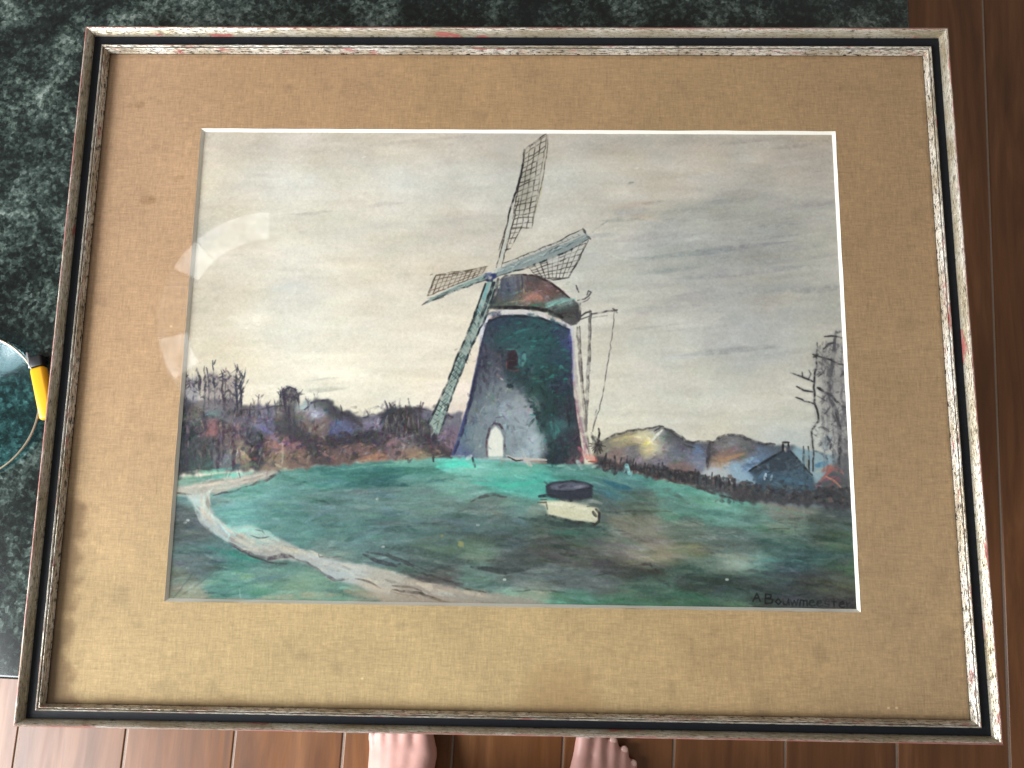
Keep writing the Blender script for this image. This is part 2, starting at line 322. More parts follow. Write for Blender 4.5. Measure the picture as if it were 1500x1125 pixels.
    p.fill([(225,716),(262,712),(300,706),(342,700),(384,689),(402,686),(410,692),(393,700),(361,711),(325,721),(306,726),(300,738),(314,757),(338,772),(365,768),(396,782),(420,793),(445,806),(470,814),(500,822),(533,826),(572,836),(606,847),(650,858),(700,866),(750,872),(800,884),(800,900),(520,900),(560,880),(540,866),(522,857),(487,851),(470,838),(447,824),(424,820),(393,821),(356,809),(330,793),(311,780),(292,762),(284,742),(272,726),(225,724)], pathc, .92, 2, 3, .15)
    for _ in range(170):
        q = [(300,712),(345,704),(395,690)] if U(0, 1) < .25 else [(300,728),(302,752),(326,778),(360,796),(400,802),(440,812),(480,824),(530,838),(580,850),(640,864),(720,876)]
        k = rng.integers(0, len(q) - 1); f = U(0, 1); x = q[k][0]*(1-f) + q[k+1][0]*f + U(-8, 8); y = q[k][1]*(1-f) + q[k+1][1]*f + U(-9, 9); dx, dy = q[k+1][0] - q[k][0], q[k+1][1] - q[k][1]; n_ = math.hypot(dx, dy); L = U(6, 18)
        S([(x - dx/n_*L, y - dy/n_*L), (x + U(-2, 2), y + U(-2, 2)), (x + dx/n_*L, y + dy/n_*L)], U(2.5, 6), [(192,188,174),(180,174,160),(172,184,174),(150,142,132),(120,114,108),(200,190,170)][rng.integers(0, 6)], U(.25, .6), .55)
    for pts, w, c, a in [([(312,714),(302,724),(298,740),(306,752),(324,766)],5,(186,206,196),.5),([(330,770),(346,778),(372,774)],6,(140,196,182),.7),([(352,776),(392,780),(408,792)],6,(160,196,184),.6),([(256,722),(280,724)],3,(70,66,62),.7),([(312,726),(335,721),(362,712)],3,(62,66,66),.75),([(360,713),(385,706),(404,696)],4,(80,76,76),.8),([(395,698),(410,692),(404,686)],4,(56,60,60),.7),
        ([(262,716),(310,709),(350,703),(385,694)],4,(190,178,164),.7),([(300,712),(330,706)],4,(200,190,172),.6),([(340,709),(372,704),(390,697)],3,(186,172,158),.7),([(286,748),(296,766),(318,784),(340,796)],5,(178,184,178),.5),([(322,768),(336,784),(332,792)],3,(168,206,206),.7),([(346,790),(375,800),(402,806)],6,(176,172,156),.6),
        ([(335,794),(356,808),(380,816),(404,818)],5,(84,78,82),.75),([(392,820),(412,814),(430,817)],7,(70,64,68),.85),([(340,800),(366,814),(394,824),(420,826)],2.5,(50,56,56),.8),([(430,818),(450,824),(470,838),(490,848)],3,(84,82,84),.75),([(474,842),(490,850),(510,848)],4,(70,66,70),.7),
        ([(440,806),(462,818),(490,828),(518,842)],8,(182,188,184),.45),([(405,800),(430,806),(452,812)],5,(188,182,160),.7),([(366,784),(378,788),(394,786)],2.2,(74,86,86),.8),([(374,776),(384,778),(388,783)],2,(82,92,92),.7),([(466,811),(468,816),(490,816),(500,815)],2,(86,88,84),.7),([(470,808),(490,811)],2,(96,98,92),.5),
        ([(532,812),(552,822),(580,829),(586,826)],6,(50,56,60),.85),([(535,808),(560,812),(590,822),(612,834)],4,(58,64,66),.8),([(560,808),(590,820),(616,832),(640,840)],2,(50,52,54),.7),([(590,836),(620,850),(660,852),(678,856)],6,(66,64,62),.75),([(606,836),(640,846),(668,856)],3,(50,52,52),.7),([(622,830),(640,838)],3,(70,70,70),.6),
        ([(520,848),(540,852),(558,862)],3,(90,80,72),.7),([(574,864),(610,868),(640,878),(662,884)],4,(62,54,48),.85),([(574,858),(600,860),(618,866)],3,(90,80,70),.7),([(572,866),(590,871),(612,876)],2,(80,70,62),.8),([(668,857),(690,864),(712,868)],3,(70,66,60),.75),([(500,845),(540,858),(600,872)],6,(186,170,148),.5),([(580,846),(620,856),(660,866),(720,874)],6,(172,160,140),.5),([(500,826),(545,832),(580,842)],6,(182,178,164),.5),([(505,866),(560,874),(640,882),(720,886)],12,(150,136,116),.6),([(385,874),(440,873),(500,871)],8,(150,142,118),.5),([(305,876),(360,878),(420,876)],3,(148,140,118),.6),
        ([(300,800),(320,806),(350,816),(378,822)],6,(48,120,108),.6),([(320,814),(350,822),(388,828)],7,(90,130,124),.5),([(310,780),(340,800)],2,(40,90,88),.7),([(262,874),(290,856),(310,840)],3,(74,84,78),.6),([(276,866),(282,858)],6,(150,166,152),.6),([(250,880),(300,820),(330,790)],3,(60,78,78),.4),([(300,812),(316,818),(340,822)],6,(120,140,142),.45),([(350,846),(372,844)],8,(128,160,116),.5),([(351,862),(352,876)],1.5,(150,180,160),.6)]:
        S(pts, w, c, a, .45, .6, .9)
    # ---- hills, far trees and hedges on the left
    left = p.field([(265,560,96,98,118),(268,590,44,50,58),(268,640,48,58,68),(262,680,52,60,68),(290,560,150,148,158),(275,570,160,164,190),(290,595,124,112,104),(300,620,92,90,92),(300,650,80,82,86),(285,660,72,82,86),(290,680,70,96,92),(310,590,104,98,100),(312,605,90,120,124),(310,628,150,104,104),(320,650,110,100,104),(340,600,98,94,104),(350,615,100,94,118),(345,630,128,106,108),(335,650,134,114,110),(332,672,120,128,136),(352,662,172,150,116),(360,600,116,106,108),(372,602,130,122,140),(385,625,112,112,158),(375,640,78,78,92),(375,660,66,66,76),(390,600,124,118,150),(400,652,182,120,112),(405,668,170,140,110),(418,620,76,80,84),(414,600,142,132,126),(428,652,190,120,122),(432,664,150,112,98),(440,640,74,70,80),(445,610,140,122,116),(446,596,182,204,200),(462,604,190,190,226),(470,592,96,106,104),(470,620,150,122,118),(462,632,130,104,98),(490,600,84,90,92),(498,628,100,108,166),(510,622,98,100,146),(520,612,76,76,92),(535,608,110,106,120),(540,618,150,140,170),(550,622,130,116,160),(500,645,66,64,74),(540,640,62,60,70),(470,655,96,80,82),(505,660,132,98,92),(540,660,140,104,96),(545,668,196,132,100),(565,650,78,72,82),(570,605,64,66,72),(575,625,78,78,82),(590,620,86,82,84),(600,605,72,72,74),(615,625,92,90,86),(570,648,168,128,140),(580,655,160,120,118),(595,648,136,134,140),(620,645,84,80,86),(600,664,180,140,108),(635,660,82,70,78),(625,668,170,150,110),(622,605,124,126,150),(640,620,120,140,140),(650,608,138,138,160),(655,632,134,116,150),(662,640,156,118,142),(665,612,130,130,150)], 7, 6, .62, .80)
    p.fill([(225,585),(262,582),(300,588),(335,583),(352,590),(366,597),(380,592),(400,594),(420,592),(440,590),(456,586),(472,584),(486,588),(492,598),(512,602),(526,610),(545,609),(560,606),(570,596),(585,598),(600,596),(614,596),(634,600),(660,606),(678,604),(676,670),(650,669),(600,674),(540,677),(460,684),(400,690),(330,690),(225,700)], left, 1., 1.5, 4.)
    lb = np.clip(p.img, 0, 1).copy(); lm = np.zeros((H, W), np.float32); r = p.mask([(240,606),(262,596),(300,602),(350,602),(400,602),(440,602),(470,594),(490,604),(510,612),(530,618),(556,616),(572,606),(600,606),(640,610),(666,614),(662,660),(600,666),(460,676),(400,682),(330,684),(240,690)], 1, 0); lm[r[0]:r[1], r[2]:r[3]] = r[4]
    region_ok = lambda ix, iy: lm[iy, ix] > .5
    p.rub(lb, (240, 600, 668, 672), 1500, 10, 3.6, lambda x, y: 1.1 + .8 * np.sin(x * .3), .6, .16, .5, .15, .7)
    region_ok = None
    dk = lambda: (44 + U(0, 22), 42 + U(0, 20), 50 + U(0, 22))
    # the bare trees at the left edge
    p.fill([(250,560),(262,545),(275,556),(290,548),(296,566),(290,590),(252,600)], (100,100,112), .75, 4, 3, .5)
    p.fill([(296,552),(312,545),(325,553),(334,548),(345,552),(352,560),(350,600),(296,605)], (116,108,112), .75, 4, 3, .5)
    for _ in range(420):
        x = U(250, 668); y = U(604, 690) - max(0, x - 400) * .06
        if y > 692 - (x - 250) * .055: continue
        d = .5 if 600 < y < 640 and 370 < x < 560 else .9
        S([(x, y), (x + U(-7, 7), y + U(-6, 7)), (x + U(-9, 9), y + U(-7, 9))], U(2.5, 6), dk(), U(.2, .6) * d, .5)
    for x, y0, y1, w in [(300,536,612,2.4),(313,528,600,1.8),(327,548,680,3.2),(346,534,600,2.6),(291,546,575,3.4),(352,560,596,2.4),(366,592,612,2),(320,610,690,5),(342,640,686,5),(298,640,690,3.4),(262,590,700,9),(276,600,690,4),(310,645,684,3),(362,600,650,2.4),(252,600,720,7)]:
        S([(x + U(-2,2), y0), (x + U(-2,2), (y0+y1)/2), (x + U(-2,2), y1)], w * 1.35, dk(), .85, .4, .5, 1.2)
    for _ in range(150):
        x, y = U(258, 356), U(545, 612); L = U(4, 13); t = U(.3, 2.6)
        S([(x, y), (x + np.cos(t)*L*.5 + U(-2,2), y - np.sin(t)*L*.5), (x + np.cos(t)*L, y - np.sin(t)*L)], U(1.4, 3.6), dk(), U(.4, .8), .5)
    for pts in [[(338,547),(348,540),(356,552),(350,566),(340,560)],[(360,538),(356,560),(349,580)],[(364,556),(354,574),(350,590)],[(343,532),(348,546)],[(302,538),(305,552)],[(316,527),(313,534)],[(288,552),(284,566),(290,572)]]:
        S(pts, 2.4, dk(), .8, .4)
    for _ in range(220):
        x, y = U(256, 400), U(600, 692); S([(x, y), (x + U(-5, 5), y + U(4, 16))], U(1.2, 3.6), [dk(), (128,112,112), (72,92,90), (96,84,92), (150,128,120)][rng.integers(0, 5)], U(.25, .6), .5)
    p.fill([(304,612),(320,612),(318,640),(302,640)], (160,104,106), .5, 3, 2, .4)
    for pts, w, c, a in [([(262,693),(290,690),(330,694)],5,(190,190,166),.7),([(292,692),(325,689),(338,686)],6,(96,206,172),.85),([(270,702),(310,698),(345,692)],4,(78,140,112),.7),([(298,684),(312,676)],7,(72,150,132),.6),([(324,680),(334,668)],7,(150,160,166),.7),([(340,690),(350,680)],6,(36,80,84),.7),([(350,685),(372,679),(378,684)],5,(120,160,110),.5),([(352,660),(360,668),(366,674)],5,(204,176,134),.8),([(368,672),(376,672)],4,(140,70,60),.7),([(354,674),(358,680)],4,(120,56,52),.7),([(414,650),(414,672),(412,684)],3.4,(200,186,168),.85),([(403,680),(412,684)],4,(206,196,168),.8),([(410,690),(430,688)],3,(200,186,160),.6),([(382,624),(390,632)],6,(100,98,176),.8),([(398,640),(408,646)],7,(140,140,186),.6),([(388,628),(400,636)],5,(136,134,190),.6),([(440,598),(452,594)],5,(196,226,222),.85),([(458,606),(470,606)],4,(214,212,244),.95),([(465,612),(476,606)],3,(176,176,206),.6)]:
        S(pts, w, [v * .85 + 10 for v in c], a * .7, .55, .5)
    S([(418,600),(422,612),(428,622),(424,642)], 3, dk(), .9); S([(432,604),(430,625)], 2.6, dk(), .7); S([(404,640),(416,626),(424,616)], 5, dk(), .6)
    p.fill([(411,584),(413,573),(420,566),(430,567),(437,574),(438,586),(432,598),(428,606),(418,606),(412,596)], (74,72,76), .75, 3, 3, .4)
    for k in range(26): x = U(409, 439); S([(x, 592 + U(-6, 10)), (x + U(-4, 4), 578 + U(-6, 6)), (x + (x - 424) * .3 + U(-3, 3), 566 + abs(x - 424) * .5 + U(-4, 6))], U(1.6, 4), dk(), U(.4, .8), .5)
    p.fill([(413,600),(434,598),(444,640),(404,642)], (66,64,70), .5, 5, 5, .5)
    S([(423,596),(424,620),(427,660)], 5, dk(), .85); S([(430,600),(431,640)], 4, dk(), .7)
    for _ in range(90):
        t = U(0, 6.3); rr = U(2, 12); x, y = 424 + rr*np.cos(t)*1.05, 580 + rr*np.sin(t)
        S([(x, y), (x + U(-4, 4), y + U(-6, 6))], U(1.2, 3), dk(), U(.4, .85), .4)
    for x, y0, y1 in [(372,584,620),(380,578,610),(392,586,612),(404,584,610),(452,580,602),(462,578,600),(500,594,620),(540,600,620),(568,590,620),(586,586,620),(616,592,620),(330,540,600),(306,540,600),(284,546,600),(270,552,600),(354,548,600)]:
        S([(x + U(-3, 3), y0 + U(-4, 4)), (x + U(-2, 2), (y0 + y1) / 2), (x + U(-2, 2), y1)], U(1.6, 3.2), dk(), U(.4, .75), .5, .6, 1.2)
        for k in range(4): y = U(y0, (y0 + y1) / 2); S([(x, y + 5), (x + U(-7, 7), y - U(0, 6))], U(1.2, 2.4), dk(), U(.35, .7), .5)
    S([(414,582),(416,572),(424,567),(432,570),(437,580),(434,592)], 2.6, dk(), .85)
    for pts, w in [([(446,600),(456,590),(466,587),(480,586),(486,594),(492,604),(500,606),(514,612)],3.4),([(480,588),(488,602),(498,612),(520,618)],5),([(500,604),(520,616),(530,624)],6),([(362,600),(380,600),(400,595),(416,594)],2.2),([(530,612),(545,606),(556,609)],2),([(556,622),(566,606),(578,594),(580,600)],4),([(570,590),(574,598),(579,592)],2.6),([(598,584),(600,594),(602,602)],2.6),([(594,594),(596,600)],3),([(608,598),(622,600),(640,604)],2.2),([(560,630),(575,610),(590,598)],5),([(596,600),(594,622),(592,640)],3.4),([(606,602),(614,622),(618,640)],3.4),([(600,604),(602,628)],3),([(582,606),(580,640)],3),([(648,616),(656,608),(664,612)],2.2)]:
        S(pts, w, dk(), .85, .4, .4, 1.)
    for _ in range(170):
        x = U(430, 640); y = 640 + U(-10, 8) + (8 if x < 500 else 0); S([(x, y), (x + U(-9, 9), y + U(-4, 6))], U(3, 7), dk(), U(.35, .75), .4)
    for _ in range(110):
        x = U(436, 655); y = U(652, 674) - (x - 436) * .02; S([(x, y), (x + U(-8, 8), y + U(-3, 3))], U(2, 4.5), [(124,96,92),(150,112,100),(100,82,82),(66,60,66),(160,130,108)][rng.integers(0, 5)], U(.35, .7), .45)
    for _ in range(60):
        x = U(560, 640); y = U(602, 640); S([(x, y), (x + U(-3, 3), y + U(5, 14))], U(1.2, 3), [dk(), (120,116,112)][rng.integers(0, 2)], U(.4, .7), .4)
    for pts, w, c, a in [([(488,632),(500,624),(512,630)],9,(98,108,172),.6),([(532,620),(545,618)],5,(168,158,186),.7),([(568,652),(575,646),(580,652)],8,(184,136,146),.8),([(526,672),(560,666),(566,668)],5,(214,144,104),.85),([(528,675),(545,672)],2.5,(216,190,130),.8),([(594,670),(612,664),(622,662)],4,(200,166,122),.8),([(600,672),(640,668),(652,666)],3.5,(196,196,160),.6),([(564,668),(566,660)],5,(120,72,70),.7),([(590,672),(592,662),(594,672)],4,(56,48,52),.8),([(580,666),(584,660)],3,(60,52,56),.7),([(432,656),(424,650)],6,(196,124,124),.8),([(406,656),(402,648)],7,(186,120,116),.7),([(424,664),(436,660)],3,(46,40,46),.8),([(640,652),(650,660),(656,666)],5,(60,50,60),.8),([(630,664),(640,650)],4,(110,92,104),.5)]:
        S(pts, w, [v * .8 + 14 for v in c], a * .6, .55, .4)
    # ---- right: hills, hedge, cottage
    rh = p.field([(890,650,140,136,116),(905,645,180,170,128),(920,640,196,180,128),(940,637,226,216,168),(952,646,244,230,146),(950,660,226,206,150),(962,636,212,212,196),(968,655,200,206,184),(975,645,110,118,122),(982,636,84,88,92),(1000,650,96,102,112),(985,662,112,120,136),(905,664,150,124,118),(925,660,128,128,128),(930,672,128,120,128),(960,672,136,130,140),(1000,668,114,120,138),(1024,660,104,128,166),(1020,672,122,136,160),(1036,660,92,90,100),(1044,655,116,110,112),(1060,650,128,128,126),(1075,640,140,142,142),(1085,650,122,122,126),(1065,666,150,118,106),(1055,676,184,146,108),(1085,668,140,118,106),(1100,660,110,108,116),(1075,684,150,190,214),(1100,675,112,156,194),(1115,665,96,124,158),(1125,655,88,106,126),(1140,652,92,104,116),(1000,682,140,114,110),(1055,690,196,204,204),(1180,668,140,182,196),(1200,672,150,186,196),(1240,690,90,96,100)], 7.5, 5.5, .75, .90)
    p.fill([(866,672),(872,655),(888,643),(905,636),(925,631),(944,628),(958,627),(968,624),(976,628),(990,636),(1004,646),(1022,648),(1044,648),(1058,640),(1075,636),(1092,640),(1110,648),(1130,652),(1160,652),(1200,664),(1245,668),(1245,745),(1150,740),(1088,730),(1000,706),(930,690),(870,682)], rh, 1., 1.5, 1.5)
    rb = np.clip(p.img, 0, 1).copy(); rm = np.zeros((H, W), np.float32); r = p.mask([(880,665),(890,652),(908,643),(930,638),(955,634),(968,632),(985,641),(1000,653),(1020,656),(1045,656),(1060,648),(1076,644),(1092,648),(1110,656),(1140,660),(1140,720),(1000,700),(900,680)], 1, 0); rm[r[0]:r[1], r[2]:r[3]] = r[4]
    region_ok = lambda ix, iy: rm[iy, ix] > .5
    p.rub(rb, (880, 630, 1130, 690), 420, 14, 4, .1, .6, .12, .45, .1, .6)
    region_ok = None
    for pts, w, c, a in [([(930,640),(946,640),(956,650)],5,(236,226,186),.7),([(950,650),(958,642),(970,630)],4,(226,226,212),.8),([(944,650),(952,648)],5,(252,236,120),.8),([(945,660),(962,656)],5,(238,212,160),.7),([(894,648),(915,641),(932,638)],4,(206,190,136),.6),([(900,652),(935,650)],4,(150,130,92),.5),([(1070,684),(1090,676),(1108,670)],6,(136,172,190),.6),([(1050,676),(1072,670),(1090,664)],5,(176,136,98),.6),([(1016,656),(1030,664)],6,(112,140,180),.6),([(1060,655),(1080,648)],5,(146,146,146),.5)]:
        S(pts, w, c, a, .4, .5)
    K = (36, 34, 38)
    for pts, w in [([(880,648),(896,639),(915,633),(935,629),(955,627),(966,624),(972,625)],2.6),([(958,632),(966,627),(970,624)],2),([(974,628),(984,631),(992,638),(1004,646),(1016,649)],4),([(1016,648),(1030,647),(1045,648)],3),([(1045,648),(1056,640),(1070,637),(1088,639),(1100,645),(1115,649),(1135,651)],3.6),([(1050,644),(1054,639)],3),([(1040,650),(1038,668),(1036,684)],4.5),([(1000,650),(1018,656)],2)]:
        S(pts, w * 1.25, K, .7, .6, .4, 1.); S([(x + U(-2, 2), y + 2.5) for x, y in pts], w * 1.8, (70, 68, 74), .35, .6, .4, 1.2)
    p.fill([(872,668),(900,676),(960,684),(1040,700),(1096,712),(1150,716),(1250,716),(1252,744),(1150,740),(1088,733),(1000,708),(930,692),(872,684)], (54,54,58), .92, 2, 7, .3)
    for _ in range(330):
        t = U(0, 1); x = 880 + t*365; top = 676 + t*40 + (t > .4)*2; bot = 686 + t*52
        y = U(top, bot); S([(x, y), (x + U(-7, 7), y + U(-3, 6))], U(3, 8), [(46,44,50),(40,42,48),(70,66,68),(60,74,76),(98,86,82),(34,38,40)][rng.integers(0, 6)], U(.55, .95), .35)
    for t in np.linspace(0, 1, 26):
        x = 888 + t*190 + U(-3, 3); y = 682 + t*34; S([(x + U(-2,2), y - U(10, 20)), (x + U(-1,1), y - 6), (x, y + 3)], U(2, 4.4), (46,46,50), .85, .25, .4)
    S([(880,676),(920,684),(960,698),(1010,710),(1056,726),(1090,734)], 4, (58,46,48), .7); S([(895,680),(925,690),(965,702)], 3, (90,66,68), .5)
    for _ in range(46): 
        x = U(1080, 1245); S([(x, 722 + U(-8, 14)), (x + U(-10, 10), 722 + U(-8, 16))], U(4, 9), [(54,54,58),(62,66,66),(72,66,70)][rng.integers(0, 3)], U(.4, .7), .4)
    p.fill([(1097,690),(1120,676),(1146,660),(1158,661),(1176,682),(1192,700),(1194,718),(1150,722),(1108,716),(1104,698)], (62,84,98), .95, 1.5, 1.5, .15)
    p.fill([(1097,691),(1122,675),(1146,660),(1158,661),(1178,684),(1160,690),(1130,690),(1112,696)], (52,62,72), .9, 1.5, 1.5, .2)
    for pts, w, c, a in [([(1098,690),(1124,674),(1148,660)],3.4,(32,36,42),.9),([(1157,660),(1168,672),(1178,684),(1190,696)],3.4,(30,34,38),.9),([(1147,648),(1147,661)],3.4,(36,34,38),.9),([(1155,648),(1155,662)],3,(36,34,38),.9),([(1146,648),(1156,648)],3,(40,38,40),.9),([(1150,656),(1151,662)],3.4,(176,160,156),.8),([(1112,700),(1122,692),(1132,694)],6,(84,116,136),.7),([(1120,702),(1122,694)],4,(186,204,216),.8),([(1129,704),(1131,696)],3.4,(168,190,206),.8),([(1140,700),(1160,704),(1176,708)],7,(76,112,134),.7),([(1148,694),(1156,684),(1152,678)],5,(92,110,122),.6),([(1110,686),(1126,680)],5,(84,104,118),.5),([(1106,712),(1150,720),(1190,722)],8,(56,52,58),.8),([(1140,712),(1160,716)],6,(96,112,108),.5),([(1177,654),(1178,690)],3.2,(40,42,46),.85),([(1184,654),(1186,692)],3,(46,44,46),.85),([(1180,664),(1182,684)],2.4,(140,128,104),.7),([(1192,660),(1204,664),(1212,672)],4,(60,84,98),.7),([(1196,682),(1212,678)],8,(74,122,150),.75),([(1196,692),(1206,686)],5,(168,176,160),.6),([(1220,662),(1221,680)],3.4,(38,38,42),.85),([(1206,690),(1218,684),(1232,690)],9,(170,104,92),.8),([(1200,706),(1214,692),(1226,682),(1236,694)],4,(160,98,94),.8),([(1196,714),(1210,702),(1224,698)],4,(142,86,102),.7),([(1216,712),(1228,700),(1234,710)],4,(126,76,84),.7),([(1210,698),(1222,704),(1232,714)],3,(206,140,112),.7),([(1200,716),(1230,720),(1246,716)],9,(58,58,62),.7)]:
        S(pts, w, c, a, .3, .4)
    for _ in range(90):
        x, y = U(1100, 1192), U(668, 720)
        if y < 694 - (1 - abs(x - 1150) / 48) * 30: continue
        S([(x, y), (x + U(-10, 10), y + U(-7, 7))], U(2, 5), [(44,52,60),(76,96,110),(100,128,144),(56,60,64),(36,42,48),(90,104,104)][rng.integers(0, 6)], U(.25, .6), .5)
    for _ in range(120):
        x = U(1050, 1250); y = 722 + U(-16, 14); S([(x, y), (x + U(-8, 8), y + U(-6, 6))], U(2.5, 6), [(40,42,46),(76,78,78),(92,84,84),(60,74,74),(104,110,104)][rng.integers(0, 5)], U(.25, .6), .5)
    for _ in range(70):
        x = U(885, 1120); y = U(640, 676); S([(x, y + 6), (x + U(-12, 12), y + U(2, 10))], U(1.5, 4), [(70,68,74),(120,108,104),(84,92,104),(150,140,120)][rng.integers(0, 4)], U(.2, .5), .6)
    # trees at the right edge
    p.fill([(1196,600),(1210,560),(1236,540),(1246,580),(1246,700),(1226,690),(1216,640)], (120,120,122), .55, 8, 3, .4)
    p.fill([(1192,505),(1206,512),(1222,500),(1240,500),(1244,560),(1220,575),(1196,560)], (118,118,118), .45, 7, 3, .4)
    S([(1214,640),(1208,660)], 14, (130,164,178), .4, .4)
    G = (58, 56, 60)
    for pts, w, c, a in [([(1229,690),(1230,650),(1230,625),(1226,606),(1216,580),(1214,560),(1219,536),(1221,515),(1225,486)],6,(92,90,94),.75),([(1230,680),(1231,625),(1224,604)],3,(62,60,64),.7),([(1238,690),(1240,640),(1238,600)],7,(110,110,112),.5),([(1191,690),(1192,660),(1189,632),(1192,626),(1199,617),(1197,600),(1193,590),(1193,560),(1196,530),(1197,502)],3,G,.85),([(1193,592),(1180,588),(1166,582)],2.6,G,.85),([(1191,574),(1178,572),(1167,566)],2.8,G,.8),([(1193,560),(1180,554),(1170,550),(1158,546)],2.8,G,.85),([(1184,556),(1188,548),(1185,542)],2,G,.7),([(1176,552),(1175,545)],1.8,G,.7),([(1198,552),(1206,546),(1209,540)],2.2,G,.7),([(1197,580),(1208,586),(1204,592)],2,G,.6),([(1240,497),(1228,493),(1218,492),(1208,493)],2.6,G,.8),([(1224,488),(1232,485)],4,G,.6),([(1222,502),(1214,504),(1207,511)],2.8,G,.75),([(1191,519),(1203,523),(1217,527),(1228,533),(1240,535)],2.8,G,.85),([(1192,523),(1198,519)],4,K,.7),([(1199,569),(1210,575),(1220,581),(1230,592),(1243,598)],3.6,G,.85),([(1198,568),(1206,572)],4.5,K,.7),([(1200,530),(1214,540),(1212,550)],5,(104,102,104),.6),([(1206,524),(1216,536)],4,(110,108,108),.6),([(1240,541),(1232,552)],5,G,.7),([(1239,528),(1240,556)],3.4,K,.7),([(1243,560),(1245,640),(1248,720),(1250,780)],3,(30,30,32),.8),([(1216,596),(1211,604),(1208,606)],2.4,G,.6),([(1206,626),(1214,632)],4,G,.6),([(1212,640),(1216,648)],4,G,.6),([(1218,650),(1216,658)],3,G,.6),([(1220,600),(1224,616),(1218,622)],3,G,.5),([(1206,510),(1204,540),(1208,560)],2,(110,108,108),.6)]:
        S(pts, w * 2.4, (112,112,116), a * .25, .5, .4, 1.2); S(pts, w, [v * .8 for v in c], min(1, a * 1.1), .35, .4, .9)
    for x0_, y0, y1 in [(1205,520,690),(1213,500,690),(1222,496,690),(1233,505,690),(1241,520,690)]:
        S([(x0_ + U(-3, 3), y0), (x0_ + U(-4, 4), (y0 + y1) / 2), (x0_ + U(-3, 3), y1)], U(2.5, 5.5), (86,84,90), U(.35, .6), .6, .4, 1.6)
    for _ in range(170):
        x, y = U(1196, 1244), U(500, 670); S([(x, y), (x + U(-9, 9), y + U(-6, 10))], U(1.4, 4), (84,82,88), U(.25, .6), .5)
    # ---- tailpole, winch and gallows behind the tower
    for pts, w, c, a in [([(846,480),(850,540),(856,600),(862,660)],4,(120,112,106),.85),([(849,478),(853,550),(860,620)],2,(70,66,66),.8),([(864,455),(863,520),(860,580),(858,632)],4,(112,108,104),.9),([(866,456),(864,540),(861,600)],1.6,(62,60,62),.8),([(838,500),(846,580),(856,640),(866,672)],6,(166,158,152),.8),([(846,600),(856,640),(864,668)],2,(84,76,74),.7),([(900,456),(897,490),(889,540),(881,586),(869,627)],1.5,(84,82,82),.85),([(874,600),(868,632)],2.5,(110,106,102),.6),([(850,464),(858,458),(866,456)],2.6,(62,60,62),.9),([(866,460),(884,457),(904,454)],2.8,(66,64,66),.9),([(898,452),(904,458)],3,(54,52,54),.8),([(850,468),(866,462)],2,(74,72,74),.8),([(866,466),(890,462)],1.6,(140,138,134),.7)]:
        S(pts, w, c, a, .3, .2, .7)
    # ---- tower
    tow = [(709,462),(722,456),(756,452),(796,456),(834,470),(838,500),(838,560),(845,610),(856,680),(800,680),(700,672),(662,668),(672,634),(684,598),(694,552),(704,505)]
    tc = np.array([.95, 1.0, 1.01], np.float32) * p.field([(712,485,58,60,84),(725,470,44,52,80),(755,465,40,62,78),(790,475,40,82,86),(825,485,46,56,92),(834,500,66,70,130),(700,530,56,56,72),(715,520,64,66,80),(735,495,44,80,84),(770,495,36,92,92),(800,500,34,86,84),(820,520,40,66,84),(740,525,64,60,70),(765,520,64,116,114),(780,530,36,82,80),(805,550,30,66,62),(825,560,42,46,70),(760,550,42,58,62),(785,570,38,72,66),(810,590,30,58,54),(830,600,52,48,62),(720,545,82,84,96),(700,570,84,88,100),(720,575,104,110,116),(745,570,110,114,122),(690,600,98,106,112),(720,610,118,126,132),(750,600,136,142,148),(770,590,140,140,142),(680,640,94,110,120),(668,655,84,92,124),(700,640,112,122,126),(750,640,134,144,148),(775,620,142,150,154),(790,650,164,172,174),(770,665,146,156,158),(800,620,36,64,62),(815,628,66,124,118),(805,650,40,62,64),(825,640,52,44,58),(812,668,36,44,54),(840,650,66,50,62),(850,672,90,66,72),(745,650,122,130,134)], 8, 7.5, .75, 1.06)
    p.fill(tow, tc, 1., 1.2, 1.)
    tb = np.clip(p.img, 0, 1).copy(); tm = np.zeros((H, W), np.float32); r = p.mask(tow, 1, 0); tm[r[0]:r[1], r[2]:r[3]] = r[4]
    region_ok = lambda ix, iy: tm[iy, ix] > .7
    p.rub(tb, (668, 458, 852, 676), 900, 11, 3.4, lambda x, y: 1.2 if y > 560 else .4, .7, .12, .5, .2, .6)
    region_ok = None
    p.fill([(712,472),(740,462),(790,466),(832,480),(838,540),(842,600),(850,672),(806,672),(803,640),(794,628),(786,622),(784,606),(774,588),(756,570),(740,562),(732,548),(738,530),(730,516),(714,512),(708,500)], (36,58,64), .50, 1.6, 5., .5)
    for _ in range(26):
        t = U(0, 1); q = [(738,560),(756,570),(774,586),(784,606),(794,628),(804,644),(806,668)]; k = min(5, int(t * 6)); f = t * 6 - k
        x, y = q[k][0] * (1 - f) + q[k + 1][0] * f, q[k][1] * (1 - f) + q[k + 1][1] * f
        S([(x + U(-3, 2), y + U(-4, 4)), (x + U(2, 9), y + U(-6, 4))], U(3, 7), (30, 46, 50), U(.5, .9), .4)
    for _ in range(60):
        x, y = U(676, 800), U(560, 668)
        if x > 742 + (y - 560) * .55: continue
        S([(x, y), (x + U(-3, 3), y + U(4, 16))], U(2, 6), [(150,156,160),(96,100,110),(120,126,132),(84,88,104)][rng.integers(0, 4)], U(.15, .4), .5)
    for _ in range(50):
        x, y = U(700, 736), U(476, 566); S([(x, y), (x + U(-4, 4), y + U(5, 14))], U(2, 5), [(56,56,70),(40,42,56),(84,84,98)][rng.integers(0, 3)], U(.3, .6), .45)
